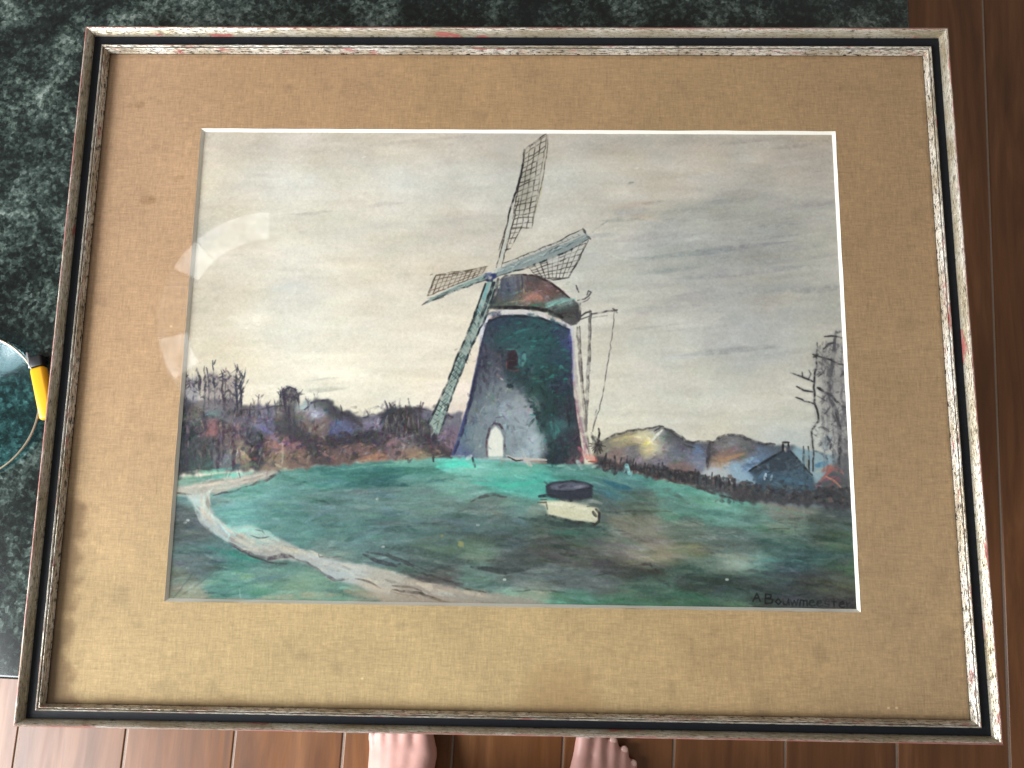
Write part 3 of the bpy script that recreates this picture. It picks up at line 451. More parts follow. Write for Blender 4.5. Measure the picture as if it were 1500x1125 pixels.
    for _ in range(230):                                              # ivy
        x, y = U(712, 836), U(468, 670)
        lim = 742 + (y - 560) * .55 if y > 560 else 738 - (560 - y) * .25
        if x < lim + U(0, 10): continue
        t = U(-.3, 1.1); L = U(3, 9); S([(x, y), (x + np.cos(t)*L*.5, y - np.sin(t)*L*.6), (x + np.cos(t)*L, y - np.sin(t)*L*.3)], U(1.4, 3.6), [(24,44,50),(36,84,84),(52,124,116),(30,62,60),(40,40,62),(24,36,44),(44,100,96)][rng.integers(0, 7)], U(.4, .8), .35)
    for pts, w, c, a in [([(775,624),(782,614)],4,(44,64,66),.7),([(768,520),(764,534),(760,528)],7,(98,156,154),.6),([(808,620),(816,632),(812,640)],9,(70,138,130),.7),([(736,500),(760,486),(780,480)],4,(56,120,118),.5),([(738,560),(732,552),(728,548)],4,(150,120,112),.5),([(733,554),(737,557)],2.4,(206,206,206),.8),
        ([(744,542),(742,524),(746,515),(754,514),(758,524),(757,540)],3,(52,40,50),.85),([(744,540),(752,544),(760,542)],3,(140,76,66),.85),([(742,530),(742,540)],2,(128,72,64),.7)]: S(pts, w, c, a, .3, .3)
    p.fill([(744,541),(744,520),(750,514),(757,520),(757,541)], (40,28,36), .9, 1, 1)
    S([(746,528),(756,528)], 1.4, (70,60,64), .6)
    for pts, w, c, a in [([(706,500),(700,530),(690,580),(678,625),(664,666)],5,(48,56,92),.8),([(700,535),(690,582),(682,610)],2.4,(28,28,40),.8),([(684,600),(676,634),(664,664)],5,(64,72,118),.6),([(704,508),(701,530)],3.4,(36,34,44),.8),([(834,486),(839,520),(838,560)],4,(86,84,150),.7),([(841,560),(846,600),(854,640),(860,672)],5,(150,96,116),.6),([(836,500),(838,560),(844,610),(852,660)],2,(40,36,48),.7),([(838,480),(841,520),(843,570)],4,(178,172,178),.7),([(843,570),(850,610),(858,650)],3,(160,150,150),.7),([(848,656),(856,666),(850,676)],6,(170,96,110),.7),([(858,668),(866,670),(872,674)],8,(214,154,138),.85),([(862,676),(874,676),(872,668)],2.4,(150,84,74),.8),
        ([(714,668),(713,644),(717,628),(724,620),(732,622),(739,634),(740,662)],3.4,(66,52,62),.9),([(741,634),(746,620),(738,610),(726,612)],3,(92,92,104),.6)]: S(pts, w, c, a, .3, .3, .6)
    p.fill([(715,669),(715,646),(719,631),(726,624),(733,630),(737,642),(737,669)], (214,216,204), 1., 1.2, .8); S([(722,640),(726,656)], 4, (224,222,206), .7)
    S([(712,668),(712,645)], 1.6, (130,60,60), .6); S([(738,666),(739,640),(734,628)], 2, (60,44,54), .8)
    for pts, w, c, a in [([(706,484),(709,472),(714,464)],7,(206,206,212),.9),([(702,500),(706,484)],6,(206,196,196),.8),([(700,512),(696,530),(692,545)],5,(222,206,200),.6),([(712,464),(722,458),(735,456),(760,454),(790,457),(812,464),(832,474)],8,(196,190,186),.95),([(736,457),(770,456),(794,459)],4,(206,214,214),.8),([(798,460),(816,466)],4,(204,176,150),.6),([(832,474),(838,482),(836,490)],5,(200,200,214),.8),([(712,472),(706,490),(703,504)],2,(46,44,60),.7),([(714,470),(726,462),(756,460),(790,463),(830,478)],2.4,(30,34,46),.8),([(708,462),(712,458),(716,464)],4,(44,40,44),.8)]: S(pts, w, c, a, .25, .2, .5)
    # cap
    cap = [(716,452),(722,440),(730,424),(734,408),(748,404),(766,402),(784,404),(800,410),(816,420),(830,432),(842,440),(848,446),(849,470),(838,476),(826,472),(800,458),(760,451),(730,453)]
    cc = .92 * p.field([(722,448,70,84,76),(735,440,92,94,92),(738,420,78,84,104),(755,415,104,112,130),(745,430,70,92,110),(765,410,112,104,110),(780,412,90,74,76),(800,420,128,86,80),(815,428,110,72,66),(780,434,182,118,102),(770,438,170,110,96),(765,425,116,96,84),(760,440,120,116,96),(800,434,140,94,84),(828,436,84,78,72),(740,448,76,100,86),(780,446,98,104,86),(810,446,86,108,98),(825,442,130,170,160),(835,440,136,176,168),(830,455,66,74,66),(842,460,62,62,66),(846,450,74,66,66),(838,470,92,94,92)], 7, 5.5, .52)
    p.fill(cap, cc, 1., 1., 1.)
    cb = np.clip(p.img, 0, 1).copy(); p.rub(cb, (724, 412, 842, 466), 320, 9, 2.6, .2, .7, .13, .5, .2, .5)
    for pts, w, c, a in [([(724,450),(740,449),(780,450),(800,453),(822,462)],4,(34,30,34),.9),([(766,402),(784,404),(802,411),(818,422),(832,434)],3,(56,42,44),.8),([(730,424),(726,440),(718,450)],4,(46,52,58),.7),([(740,434),(752,430),(764,426)],3,(112,150,142),.7),([(744,414),(745,430)],3,(44,66,86),.8),([(736,410),(734,430)],3,(40,48,66),.7),([(764,404),(765,422)],2.4,(60,58,68),.7),([(772,404),(774,416)],2.4,(74,60,66),.7),([(752,406),(753,424)],2,(70,78,96),.6),([(738,446),(750,442),(762,440)],2.4,(150,140,110),.6),([(756,446),(757,442)],3,(130,160,150),.7),([(776,448),(790,446),(800,446)],4,(62,110,88),.7),([(800,450),(814,444),(828,440),(842,438)],4,(140,190,178),.85),([(812,446),(832,436)],3,(96,136,128),.7),([(818,456),(834,448),(846,444)],5,(66,88,82),.6),([(832,462),(846,456)],5,(64,60,64),.6),([(836,476),(844,474),(850,466),(850,444)],3,(56,54,58),.8),([(846,440),(856,438),(862,434),(866,428),(862,426),(860,432)],2.4,(78,76,78),.8),([(850,444),(860,440),(864,436)],1.8,(96,94,94),.7),([(844,418),(846,424),(848,428)],2.4,(56,54,56),.8),([(770,438),(780,432),(790,436)],7,(168,120,106),.5)]: S(pts, w, c, a, .3, .3, .6)
    for pts, w, c, a in [([(730,408),(726,424),(720,444),(714,458)],5,(44,48,56),.8),([(733,410),(740,404),(764,402)],3,(60,60,68),.8),([(738,412),(738,436)],9,(84,94,112),.6),([(750,410),(752,430)],9,(96,108,124),.6),([(758,406),(761,428)],5,(70,72,86),.6),([(766,402),(786,404),(804,412),(820,424),(834,436)],3.4,(50,38,40),.9),([(770,414),(790,418),(806,428)],7,(96,70,64),.5),([(776,437),(784,434),(792,437)],9,(186,128,108),.75),([(718,452),(740,451),(780,451),(802,455),(824,465)],4.6,(26,24,28),.95),([(722,447),(745,445),(762,446)],5,(86,96,84),.6),([(800,446),(816,440),(836,438)],5,(132,170,164),.7),([(812,458),(830,450),(846,450)],7,(56,64,62),.75),([(834,474),(846,468),(850,452)],6,(60,58,62),.7),([(840,440),(846,450)],5,(52,54,56),.7)]: S(pts, w, c, a, .35, .3, .7)
    for pts, w, c, a in [([(712,467),(722,460),(736,458),(760,457),(790,460),(812,467),(833,478)],7.5,(204,200,196),.95),([(713,467),(706,484),(702,502)],6,(206,206,212),.9),([(718,466),(730,463)],4,(206,170,160),.6),([(800,462),(820,469)],4,(206,182,164),.6),([(713,474),(728,465),(758,463),(790,466),(832,482)],3,(30,34,44),.85),([(706,505),(712,480)],3,(34,34,44),.8)]: S(pts, w, c, a, .2, .2, .6)
    for _ in range(60):
        x, y = U(728, 826), U(472, 560); t = U(-.2, .9); L = U(5, 12)
        if y > 530 and x < 750: continue
        S([(x, y), (x + np.cos(t)*L*.5, y - np.sin(t)*L*.7), (x + L*np.cos(t), y - L*np.sin(t)*.4)], U(2, 4.5), [(46,112,108),(60,130,122),(26,48,52),(30,40,56),(36,88,88)][rng.integers(0, 5)], U(.35, .7), .45)
    for _ in range(30):
        x, y = U(806, 838), U(560, 672); S([(x, y), (x + U(-3, 4), y + U(8, 22))], U(2, 5), [(30,36,44),(44,36,48),(26,52,52)][rng.integers(0, 3)], U(.4, .7), .45)
    for _ in range(40):
        x, y = U(690, 796), U(600, 664)
        if 712 < x < 742 and y > 618: continue
        S([(x, y), (x + U(2, 12), y + U(-4, 10))], U(2, 5), [(160,168,170),(132,140,144),(104,112,118)][rng.integers(0, 3)], U(.2, .5), .55)
    S([(708,500),(703,530),(692,580),(680,625),(666,664)], 4, (40,42,66), .75, .4, .3, .8)
    # winch at the foot, base boards, posts
    for k in range(16):
        t = k / 16 * 6.283; L = U(6, 14); S([(875, 652), (875 + np.cos(t)*L, 654 + np.sin(t)*L*.9)], U(1.6, 3.4), (44,40,42), U(.6, .9), .3)
    S([(877,648),(877,628)], 3, (32,30,32), .9, .2, .2); S([(868,640),(880,650)], 8, (52,48,50), .6); S([(866,634),(872,650)], 4, (46,50,54), .7)
    for pts, w, c, a in [([(742,667),(752,672),(770,672),(800,674)],4,(190,182,172),.8),([(744,669),(756,675),(766,674)],2.2,(44,40,42),.85),([(768,674),(778,682)],6,(186,178,168),.8),([(778,676),(800,678)],4,(150,132,118),.7),([(700,672),(730,671),(748,673)],4,(168,196,184),.7),([(846,676),(852,686)],7,(160,182,178),.8),([(868,684),(876,682)],4,(160,196,184),.6),([(914,690),(918,682),(922,694)],6,(140,196,196),.85),([(924,698),(926,690)],3,(130,190,186),.7),([(634,666),(635,676)],3,(40,44,48),.9),([(629,668),(640,667)],2,(60,60,60),.7),([(692,670),(694,677),(696,684)],3.4,(40,46,50),.9),([(684,672),(690,668)],6,(190,204,198),.6),([(660,668),(680,668)],3,(150,170,170),.5)]: S(pts, w, c, a, .25, .3)
    # ---- sails
    B = (56, 50, 46)
    def lattice(A, Bp, C, D, nu, nv, w=1.5, col=B, a=.8):
        A, Bp, C, D = map(np.array, (A, Bp, C, D)); q = lambda u, v: (A*(1-u)+Bp*u)*(1-v) + (D*(1-u)+C*u)*v
        for i in range(nu + 1): S([q(i/nu, 0), q(i/nu + U(-.01,.01), .5), q(i/nu, 1)], w*U(.7, 1.3), col, a*U(.7, 1.1), .3, .2, .7)
        for j in range(nv + 1): S([q(0, j/nv), q(.5, j/nv + U(-.02,.02)), q(1, j/nv)], w*U(.7, 1.3), col, a*U(.7, 1.1), .3, .2, .7)
    # upper
    p.fill([(769,220),(800,197),(803,205),(794,265),(784,310),(764,318),(752,312),(760,275),(766,240)], (172,168,150), .5, 2, 1, .3)
    p.fill([(764,250),(780,246),(776,300),(756,306)], (140,138,122), .55, 4, 1, .3)
    lattice((769,220),(801,198),(779,334),(748,336), 4, 17, 1.6)
    lattice((748,334),(764,332),(748,364),(738,366), 2, 4, 1.5)
    S([(803,198),(801,225),(795,262),(786,300),(779,334)], 1.8, (90,84,70), .85); S([(786,312),(790,292),(795,268)], 2, (190,176,120), .5)
    S([(769,219),(784,208),(800,196)], 2.6, (40,36,36), .9); S([(768,218),(767,236),(760,268),(748,304),(744,324)], 3.2, (34,32,34), .95, .2, .4)
    S([(744,324),(738,344),(731,366)], 2, (60,58,58), .8)
    S([(730,392),(740,356),(749,322)], 6.5, (188,190,180), .95, .15, .2); S([(727,392),(736,358),(744,324)], 1.8, B, .85, .2, .2); S([(734,392),(743,358),(752,324),(760,290)], 1.8, B, .85, .2, .2)
    S([(748,364),(740,366)], 2.6, (44,40,40), .9)
    # right
    p.fill([(737,386),(790,366),(854,336),(858,346),(800,378),(740,396)], (176,180,172), .8, 1, .8, .1)
    S([(736,386),(770,373),(810,357),(854,335)], 2, B, .9); S([(744,388),(790,370),(850,344)], 1.4, (96,84,80), .7)
    for k in range(13): x = 750 + k*8; S([(x, 381 - k*3.2), (x + 3, 386 - k*3.4)], 1.6, (110,120,124), .7)
    lattice((772,390),(858,356),(834,406),(790,408), 9, 6, 1.5, (62,56,52))
    S([(790,404),(810,410),(832,407),(846,384),(862,352)], 2.2, (50,46,46), .85)
    p.fill([(724,396),(780,374),(830,356),(860,342),(863,349),(830,368),(780,388),(726,406)], (134,146,144), 1., 1, .6)
    S([(730,398),(790,375),(850,350)], 3, (168,184,182), .8); S([(728,405),(780,389),(830,369),(862,350)], 2.8, (30,40,44), .9); S([(800,374),(830,360),(850,351)], 2.4, (58,78,82), .6); S([(854,335),(858,342)], 4, (54,52,54), .9); S([(860,346),(865,350)], 4, (40,38,40), .95); S([(868,340),(880,330),(890,324)], 3, (128,130,130), .5)
    # left
    p.fill([(638,404),(680,398),(714,390),(714,402),(670,416),(628,432)], (176,166,150), .5, 1.5, 1, .3)
    lattice((639,403),(712,391),(706,402),(627,433), 11, 4, 1.5, (84,70,56))
    S([(638,404),(676,399),(696,394),(714,390)], 2, (80,70,60), .85); S([(638,404),(632,420),(626,433)], 2.4, (60,54,48), .85)
    p.fill([(714,400),(716,409),(680,420),(640,436),(622,445),(630,437),(670,418)], (136,156,150), 1., 1, .6)
    S([(712,410),(690,417),(660,428),(626,443)], 2.6, (34,42,44), .9); S([(710,403),(680,414),(640,432)], 2, (176,188,180), .7); S([(618,447),(628,440)], 2, K, .8); S([(660,424),(632,440)], 2.4, (60,80,78), .7)
    for k in range(8): x = 640 + k*7; S([(x, 433 - k*2.6), (x + 3, 438 - k*2.8)], 1.5, (60,66,62), .6)
    # lower
    p.fill([(714,412),(728,410),(722,430),(712,462),(690,506),(672,552),(658,590),(648,622),(643,637),(629,620),(640,596),(655,566),(668,528),(690,478),(704,438)], (146,162,154), 1., 1, .8, .1)
    for k in range(26):
        t = k / 26; cx, cy = 702 - t*62, 448 + t*172; hw = 3.2 + t*4.2
        S([(cx - hw, cy), (cx + hw*.8, cy + 9)], 1.5, (44,60,60), .75, .3, .2); S([(cx + hw*.8, cy - 2), (cx - hw, cy + 8)], 1.5, (52,72,70), .65, .3, .2)
    for pts, w, c, a in [([(712,415),(704,438),(690,478),(668,528),(654,566),(640,596),(628,620)],2.2,(34,42,46),.9),([(724,424),(712,462),(690,506),(672,552),(658,590),(648,622),(643,637)],2.2,(38,52,54),.85),([(716,412),(708,440),(700,458)],4,(110,164,168),.8),([(722,414),(716,436),(706,462),(700,478)],4.5,(28,44,52),.85),([(650,596),(642,620)],4,(206,216,200),.6),([(646,600),(640,618)],2,(60,140,120),.5),([(664,566),(656,590)],3,(184,200,190),.6),([(690,490),(676,528)],2.4,(150,170,160),.5),([(640,614),(645,628)],3.4,(150,150,110),.5)]: S(pts, w, c, a, .25, .3)
    for pts, w, c, a in [([(712,404),(718,406),(724,404)],10,(44,54,96),.95),([(713,410),(720,411)],5,(28,32,54),.9),([(714,401),(719,400)],3,(96,110,160),.7),([(726,398),(733,392)],5,(196,200,192),.7)]: S(pts, w, c, a, .2, .2)
    for _ in range(40):
        t = U(0, 1); x = 724 + t * 138; y = 400 - t * 54; S([(x, y + U(-4, 5)), (x + U(4, 14), y + U(-7, 2))], U(1.2, 2.8), [(70,84,88),(176,186,182),(100,118,120),(52,60,64)][rng.integers(0, 4)], U(.3, .7), .5)
    for _ in range(34):
        t = U(0, 1); x = 716 - t * 90; y = 405 + t * 36; S([(x, y + U(-3, 4)), (x - U(4, 12), y + U(0, 7))], U(1.2, 2.6), [(64,76,78),(170,180,172),(96,112,110),(50,56,58)][rng.integers(0, 4)], U(.3, .7), .5)
    for pts, w in [([(711,415),(703,438),(689,478),(667,528),(653,566),(639,596),(627,620)],2.8),([(725,424),(713,462),(691,506),(673,552),(659,590),(649,622)],2.8),([(724,414),(714,440),(704,466)],5)]: S(pts, w, (30,40,44), .9, .3, .3, .7)
    for _ in range(90):
        t = U(0, 1); x = 712 - t * 72; y = 430 + t * 196; S([(x + U(-7, 7), y), (x + U(-9, 7), y + U(5, 14))], U(1.2, 2.8), [(52,66,70),(176,192,182),(90,120,116),(44,54,56),(150,170,160)][rng.integers(0, 5)], U(.3, .7), .5)
    # ---- millstone on a block
    p.fill([(776,742),(800,730),(800,752),(770,756)], (128,136,124), .6, 4, 1, .3)
    p.fill([(795,733),(828,733),(860,740),(877,745),(878,763),(870,766),(840,762),(802,754),(799,742),(788,736)], (206,204,176), 1., 1.5, 1., .12)
    for pts, w, c, a in [([(800,754),(838,764),(872,768)],4,(40,46,46),.85),([(788,736),(800,736),(802,746)],2.4,(50,48,46),.8),([(873,746),(878,752),(877,764),(870,770)],4,(44,42,40),.85),([(869,750),(873,756)],5,(40,38,38),.8),([(804,738),(830,738),(858,746)],5,(222,220,196),.7),([(812,748),(850,756)],5,(196,192,160),.5),([(850,738),(870,734),(882,738)],5,(150,156,150),.6),([(860,742),(880,742)],2.4,(70,70,66),.6),([(835,744),(842,742)],2,(130,124,108),.6)]: S(pts, w, c, a, .25, .3)
    p.fill([(800,712),(806,707),(820,705),(840,703),(858,706),(868,711),(868,724),(862,730),(835,732),(806,729),(800,722)], (42,46,58), 1., 1.2, 1., .1)
    p.fill([(803,712),(815,708),(838,706),(858,709),(865,713),(850,717),(830,719),(808,717)], (104,108,122), .8, 1.5, .8, .25)
    for pts, w, c, a in [([(800,713),(812,707),(838,704),(860,707),(869,713)],2,(34,36,44),.85),([(806,718),(835,720),(866,715)],2.2,(30,32,40),.85),([(820,714),(830,710),(838,712)],4,(56,58,70),.8),([(842,714),(856,712)],4,(130,132,146),.6),([(790,727),(800,726),(820,729)],5,(36,40,46),.85),([(798,706),(806,714)],3,(40,44,50),.7),([(802,728),(836,733),(866,728)],5,(40,42,50),.8),([(792,732),(816,732)],2,(60,60,58),.7)]: S(pts, w, c, a, .25, .3)
    # a last rub: the chalk melts a little into its neighbours
    b = p.img
    for ax in (0, 1): b = (np.roll(b, 1, ax) + np.roll(b, -1, ax) + 2 * b) * .25
    p.img[:] = p.img * .62 + b * .38
    p.img += (p.noise(3, 3, 2) * .012 + p.noise(9, 6, 2) * .006)[..., None]
    # sketchy edge of bare dark paper, signature
    for pts in [[(1000,893),(1080,896),(1150,897),(1256,899)],[(1252,760),(1256,820),(1259,898)],[(300,880),(420,883),(560,886)]]: S(pts, 3, (26,28,28), .6, .4, .3)
    N = (12, 16, 18)
    def pen(x, y, s, segs, a=.85):
        for g in segs: S([(x + u*s, y - v*s) for u, v in g], 2., N, a, .15, .1, .2)
    L = {'A': [[(0,0),(.5,1),(.9,0)],[(.2,.4),(.75,.4)]], 'B': [[(0,0),(.05,1),(.6,.9),(.6,.6),(.1,.52)],[(.1,.52),(.8,.4),(.7,.05),(0,0)]], 'o': [[(.3,0),(0,.3),(.3,.6),(.6,.3),(.3,0)]], 'u': [[(0,.6),(.05,.1),(.4,0),(.6,.6)],[(.6,.6),(.65,0)]], 'w': [[(0,.6),(.2,0),(.4,.5),(.6,0),(.8,.6)]], 'm': [[(0,0),(.1,.6),(.4,.55),(.4,0)],[(.4,.5),(.75,.55),(.8,0)]], 'e': [[(0,.35),(.5,.4),(.4,.62),(.1,.55),(0,.2),(.3,0),(.6,.1)]], 's': [[(.5,.55),(.1,.55),(.1,.35),(.5,.25),(.4,0),(0,.05)]], 't': [[(.2,.9),(.25,0)],[(0,.6),(.5,.6)]], 'r': [[(0,.6),(.05,0)],[(.05,.4),(.4,.6)]]}
    S([(1090,856),(1110,862),(1130,870)], 6, (34,46,42), .6)
    pen(1103, 881, 12, L['A'], .9); pen(1121, 884, 14, L['B'], 1.)
    x = 1136
    for i, ch in enumerate('ouwmeester'):
        pen(x, 885.5 + i*.6, 14, L[ch], .9 if i < 2 else .72); x += {'w': 13.5, 'm': 14}.get(ch, 11)
    p.img += (p.tooth - .45)[..., None] * .035
    return np.clip(p.img, 0, 1)

# ================================================================ materials
def gold_leaf(name, inner):
    t = NT(name); uv = t.coord('UV'); sep = t.add('ShaderNodeSeparateXYZ'); t.link(uv, sep.inputs[0]); v = sep.outputs[1]
    a = t.noise(t.mapping(uv, (60, 5, 1)), 1.0, 5, .6); b = t.noise(t.mapping(uv, (14, 3, 1)), 1.0, 3); fine = t.noise(t.mapping(uv, (420, 26, 1)), 1.0, 3, .65)
    base = t.mix(t.ramp(a, [(.35, 0), (.65, 1)]), (.64, .55, .43), (.84, .80, .72))
    base = t.mix(t.ramp(b, [(.42, 0), (.62, .7)]), base, (.36, .28, .17))
    base = t.mix(t.ramp(fine, [(.56, 0), (.70, .65)]), base, (.16, .12, .07))
    # dark nicks: short gaps across and lengthwise dashes where the leaf has gone
    nick = t.ramp(t.noise(t.mapping(uv, (330, 5, 1)), 1.0, 4, .7), [(.60, 0), (.66, 1)])
    dash = t.ramp(t.noise(t.mapping(uv, (130, 52, 1)), 1.0, 5, .75), [(.51 if inner else .525, 0), (.57 if inner else .585, 1)])
    wear = t.math('MAXIMUM', t.math('MULTIPLY', nick, .7), dash)
    if inner:
        gro = t.math('LESS_THAN', t.math('ABSOLUTE', t.math('SUBTRACT', v, .858)), .014)
        wear = t.math('MAXIMUM', wear, t.math('MULTIPLY', gro, t.ramp(t.noise(t.mapping(uv, (55, 2, 1)), 1.0, 4, .7), [(.36, 0), (.5, .9)])))
    col = t.mix(wear, base, (.022, .015, .010))
    if not inner:                                                   # inner slope duller olive: worn tone plus shading painted into the colour
        col = t.mix(t.ramp(t.math('ADD', v, t.math('MULTIPLY', t.math('SUBTRACT', a, .5), .10)), [(.19, 0), (.25, .42)]), col, t.mix(fine, (.13, .10, .045), (.33, .27, .15)))
    # red bole showing at rubbed edges
    edge = t.math('LESS_THAN', v, .15) if not inner else t.math('GREATER_THAN', v, .745)
    redn = t.ramp(t.noise(t.mapping(uv, (34, 6, 1), (3, 1, 0)), 1.0, 5, .65), [(.39, 0), (.56, .8)] if not inner else [(.58, 0), (.66, .8)])
    spot = t.ramp(t.noise(t.mapping(uv, (20, 4, 1), (9, 5, 0)), 1.0, 4, .6), [(.61, 0), (.68, .9)])
    red = t.math('MAXIMUM', t.math('MULTIPLY', edge, redn), spot)
    col = t.mix(red, col, (.31, .070, .060))
    met = t.math('MULTIPLY', t.math('SUBTRACT', 1.0, t.math('MAXIMUM', wear, red)), .62)
    t.set(Base_Color=col, Metallic=met, Roughness=t.ramp(fine, [(.3, .34), (.7, .55)]))
    h = t.math('SUBTRACT', t.math('MULTIPLY', fine, .6), t.math('MULTIPLY', wear, .7)); t.bump(h, .55, .0006)
    return t.m
GOLD_OUT, GOLD_IN = gold_leaf("worn_gilding_outer", False), gold_leaf("worn_gilding_inner", True)

def black_paint():
    t = NT("black_channel_paint"); uv = t.coord('UV'); n = t.noise(t.mapping(uv, (120, 12, 1)), 1.0, 4); d = t.ramp(t.noise(t.mapping(uv, (260, 40, 1)), 1.0, 3), [(.66, 0), (.74, 1)])
    t.set(Base_Color=t.mix(t.math('MULTIPLY', d, .5), t.mix(n, (.004, .005, .007), (.012, .014, .018)), (.10, .10, .11)), Roughness=t.ramp(n, [(.3, .5), (.7, .7)]), Specular_IOR_Level=.18); t.bump(n, .25, .0004); return t.m
BLACK = black_paint()
def plain(name, col, rough=.5, metal=0.0, bump=0.0, scale=300, var=.25):
    t = NT(name); c = t.coord(); n = t.noise(c, scale, 4)
    t.set(Base_Color=t.mix(n, [x * (1 - var) for x in col], [min(1, x * (1 + var)) for x in col]), Roughness=rough, Metallic=metal)
    if bump: t.bump(n, bump, .0005)
    return t.m
CORE = plain("mat_core_card", (.80, .77, .68), .8, 0, .15, 500, .08)
RAW = plain("raw_frame_wood", (.10, .07, .045), .7, 0, .2, 120)

def sheet_material(name, img, rough, bump_scale, bump, spec=.3):
    t = NT(name); tx = t.add('ShaderNodeTexImage', image=img, interpolation='Cubic', extension='EXTEND'); t.link(t.coord('UV'), tx.inputs[0])
    n = t.noise(t.coord(), bump_scale, 3); t.set(Base_Color=tx.outputs[0], Roughness=rough, Specular_IOR_Level=spec); t.bump(n, bump, .0003); return t.m

def glass(name, tint=(1, 1, 1), rough=.0, ior=1.5):
    t = NT(name); t.n.remove(t.b)
    f = t.add('ShaderNodeFresnel'); geo = t.add('ShaderNodeNewGeometry')                # thin pane: the same reflectance from both sides
    t.link(t.math('ADD', ior, t.math('MULTIPLY', geo.outputs['Backfacing'], 1.0 / ior - ior)), f.inputs[0])
    tr = t.add('ShaderNodeBsdfTransparent'); tr.inputs[0].default_value = tuple(tint) + (1,)
    g = t.add('ShaderNodeBsdfGlossy'); g.inputs['Roughness'].default_value = rough
    mx = t.add('ShaderNodeMixShader'); t.link(f.outputs[0], mx.inputs[0]); t.link(tr.outputs[0], mx.inputs[1]); t.link(g.outputs[0], mx.inputs[2]); t.link(mx.outputs[0], t.out.inputs[0]); return t.m

def granite():
    t = NT("polished_dark_green_granite"); c = t.coord()
    cloud = t.noise(c, 13, 4, .55, .6); grain = t.noise(c, 185, 3, .6, .4); vc = t.voro(c, 240, out='Color'); sp = t.add('ShaderNodeSeparateColor'); t.link(vc, sp.inputs[0])
    fine = t.noise(c, 420, 2)
    k = t.math('ADD', t.math('ADD', t.math('MULTIPLY', cloud, 1.35), t.math('MULTIPLY', grain, .75)), t.math('ADD', t.math('MULTIPLY', sp.outputs[0], .24), t.math('MULTIPLY', fine, .25)))
    col = t.ramp(t.math('MULTIPLY', k, .5), [(.52, (.003, .0048, .0045)), (.625, (.010, .0160, .0140)), (.695, (.034, .051, .044)), (.775, (.105, .138, .120)), (.86, (.27, .31, .28))])
    col = t.mix(t.ramp(t.noise(c, 9, 2), [(.45, 0), (.65, .35)]), col, t.mix(.4, col, (.02, .03, .032)))
    t.set(Base_Color=col, Roughness=.14, Specular_IOR_Level=.4); return t.m
GRANITE = granite()

def boards():
    t = NT("reddish_brown_floor_board"); c = t.coord(); oi = t.add('ShaderNodeObjectInfo'); r = oi.outputs['Random']
    cx = t.add('ShaderNodeCombineXYZ'); t.link(t.math('MULTIPLY', r, 17.0), cx.inputs[2]); va = t.add('ShaderNodeVectorMath', operation='ADD'); t.link(c, va.inputs[0]); t.link(cx.outputs[0], va.inputs[1]); v = va.outputs[0]
    g = t.noise(t.mapping(v, (60, 4.5, 1)), 1.0, 6, .62, .7); g2 = t.noise(t.mapping(v, (16, 2.0, 1)), 1.0, 4, .55, 1.6); p = t.noise(t.mapping(v, (520, 14, 1)), 1.0, 2)
    col = t.ramp(g2, [(.28, (.115, .042, .014)), (.52, (.190, .076, .027)), (.74, (.285, .126, .052))])
    col = t.mix(t.ramp(g, [(.42, 0), (.70, .45)]), col, (.075, .027, .010))
    col = t.mix(t.ramp(p, [(.62, 0), (.75, .25)]), col, (.040, .016, .007))
    col = t.mix(t.math('MULTIPLY', r, .45), col, t.mix(1.0, col, (.72, .66, .60), 'MULTIPLY'))
    t.set(Base_Color=col, Roughness=t.ramp(g, [(.3, .30), (.7, .42)]), Specular_IOR_Level=.36); t.bump(g, .12, .0006); return t.m
BOARD = boards()

# ================================================================ floor
FR = math.radians(-2.6)
floor = from_data("floor", [(-3.2, -3.2, -.0017), (3.2, -3.2, -.0017), (3.2, 3.2, -.0017), (-3.2, 3.2, -.0017)], [(0, 1, 2, 3)], plain("pale_joint_filler", (.30, .235, .19), .8)); tag(floor, kind='structure')
PW = .1642
bm = box_bm(-PW / 2 + .0014, PW / 2 - .0014, -1.0, 1.0, -.011, 0, .0020, 3)
plank_me = bpy.data.meshes.new("floor_plank"); bm.to_mesh(plank_me); bm.free(); plank_me.materials.append(BOARD)
for k in range(-14, 15):
    off = [.30, .12, .38, .22, .05][k % 5]
    for j in (-1, 0, 1):
        y = off + j * 2.002
        # only boards that reach the room around the table
        if abs(y) > 2.6: continue
        lx = .0195 + k * PW + .0003 * rnd.uniform(-1, 1)
        o = bpy.data.objects.new("floor_plank", plank_me); C.objects.link(o); o.parent = floor
        o.location = (lx * math.cos(FR) - y * math.sin(FR), lx * math.sin(FR) + y * math.cos(FR), rnd.uniform(-.0004, .0004)); o.rotation_euler = (0, 0, FR)

# ================================================================ granite coffee table
TZ = ZF - .028
TR = math.radians(-2.0)
table = empty("granite_table", (0, 0, 0), TR)
tag(table, "dark green speckled granite table under the framed picture", "table")
from_bm("table_top", box_bm(-1.02, .4125, -.3318, .66, TZ - .032, TZ, .0045, 4), GRANITE, table, True)
LEG = plain("dark_stained_table_leg", (.035, .018, .010), .45, 0, .1, 60)
for lx in (-.93, .30):
    for ly in (-.22, .55): from_bm("leg", box_bm(lx - .035, lx + .035, ly - .035, ly + .035, 0, TZ - .0325, .004), LEG, table)

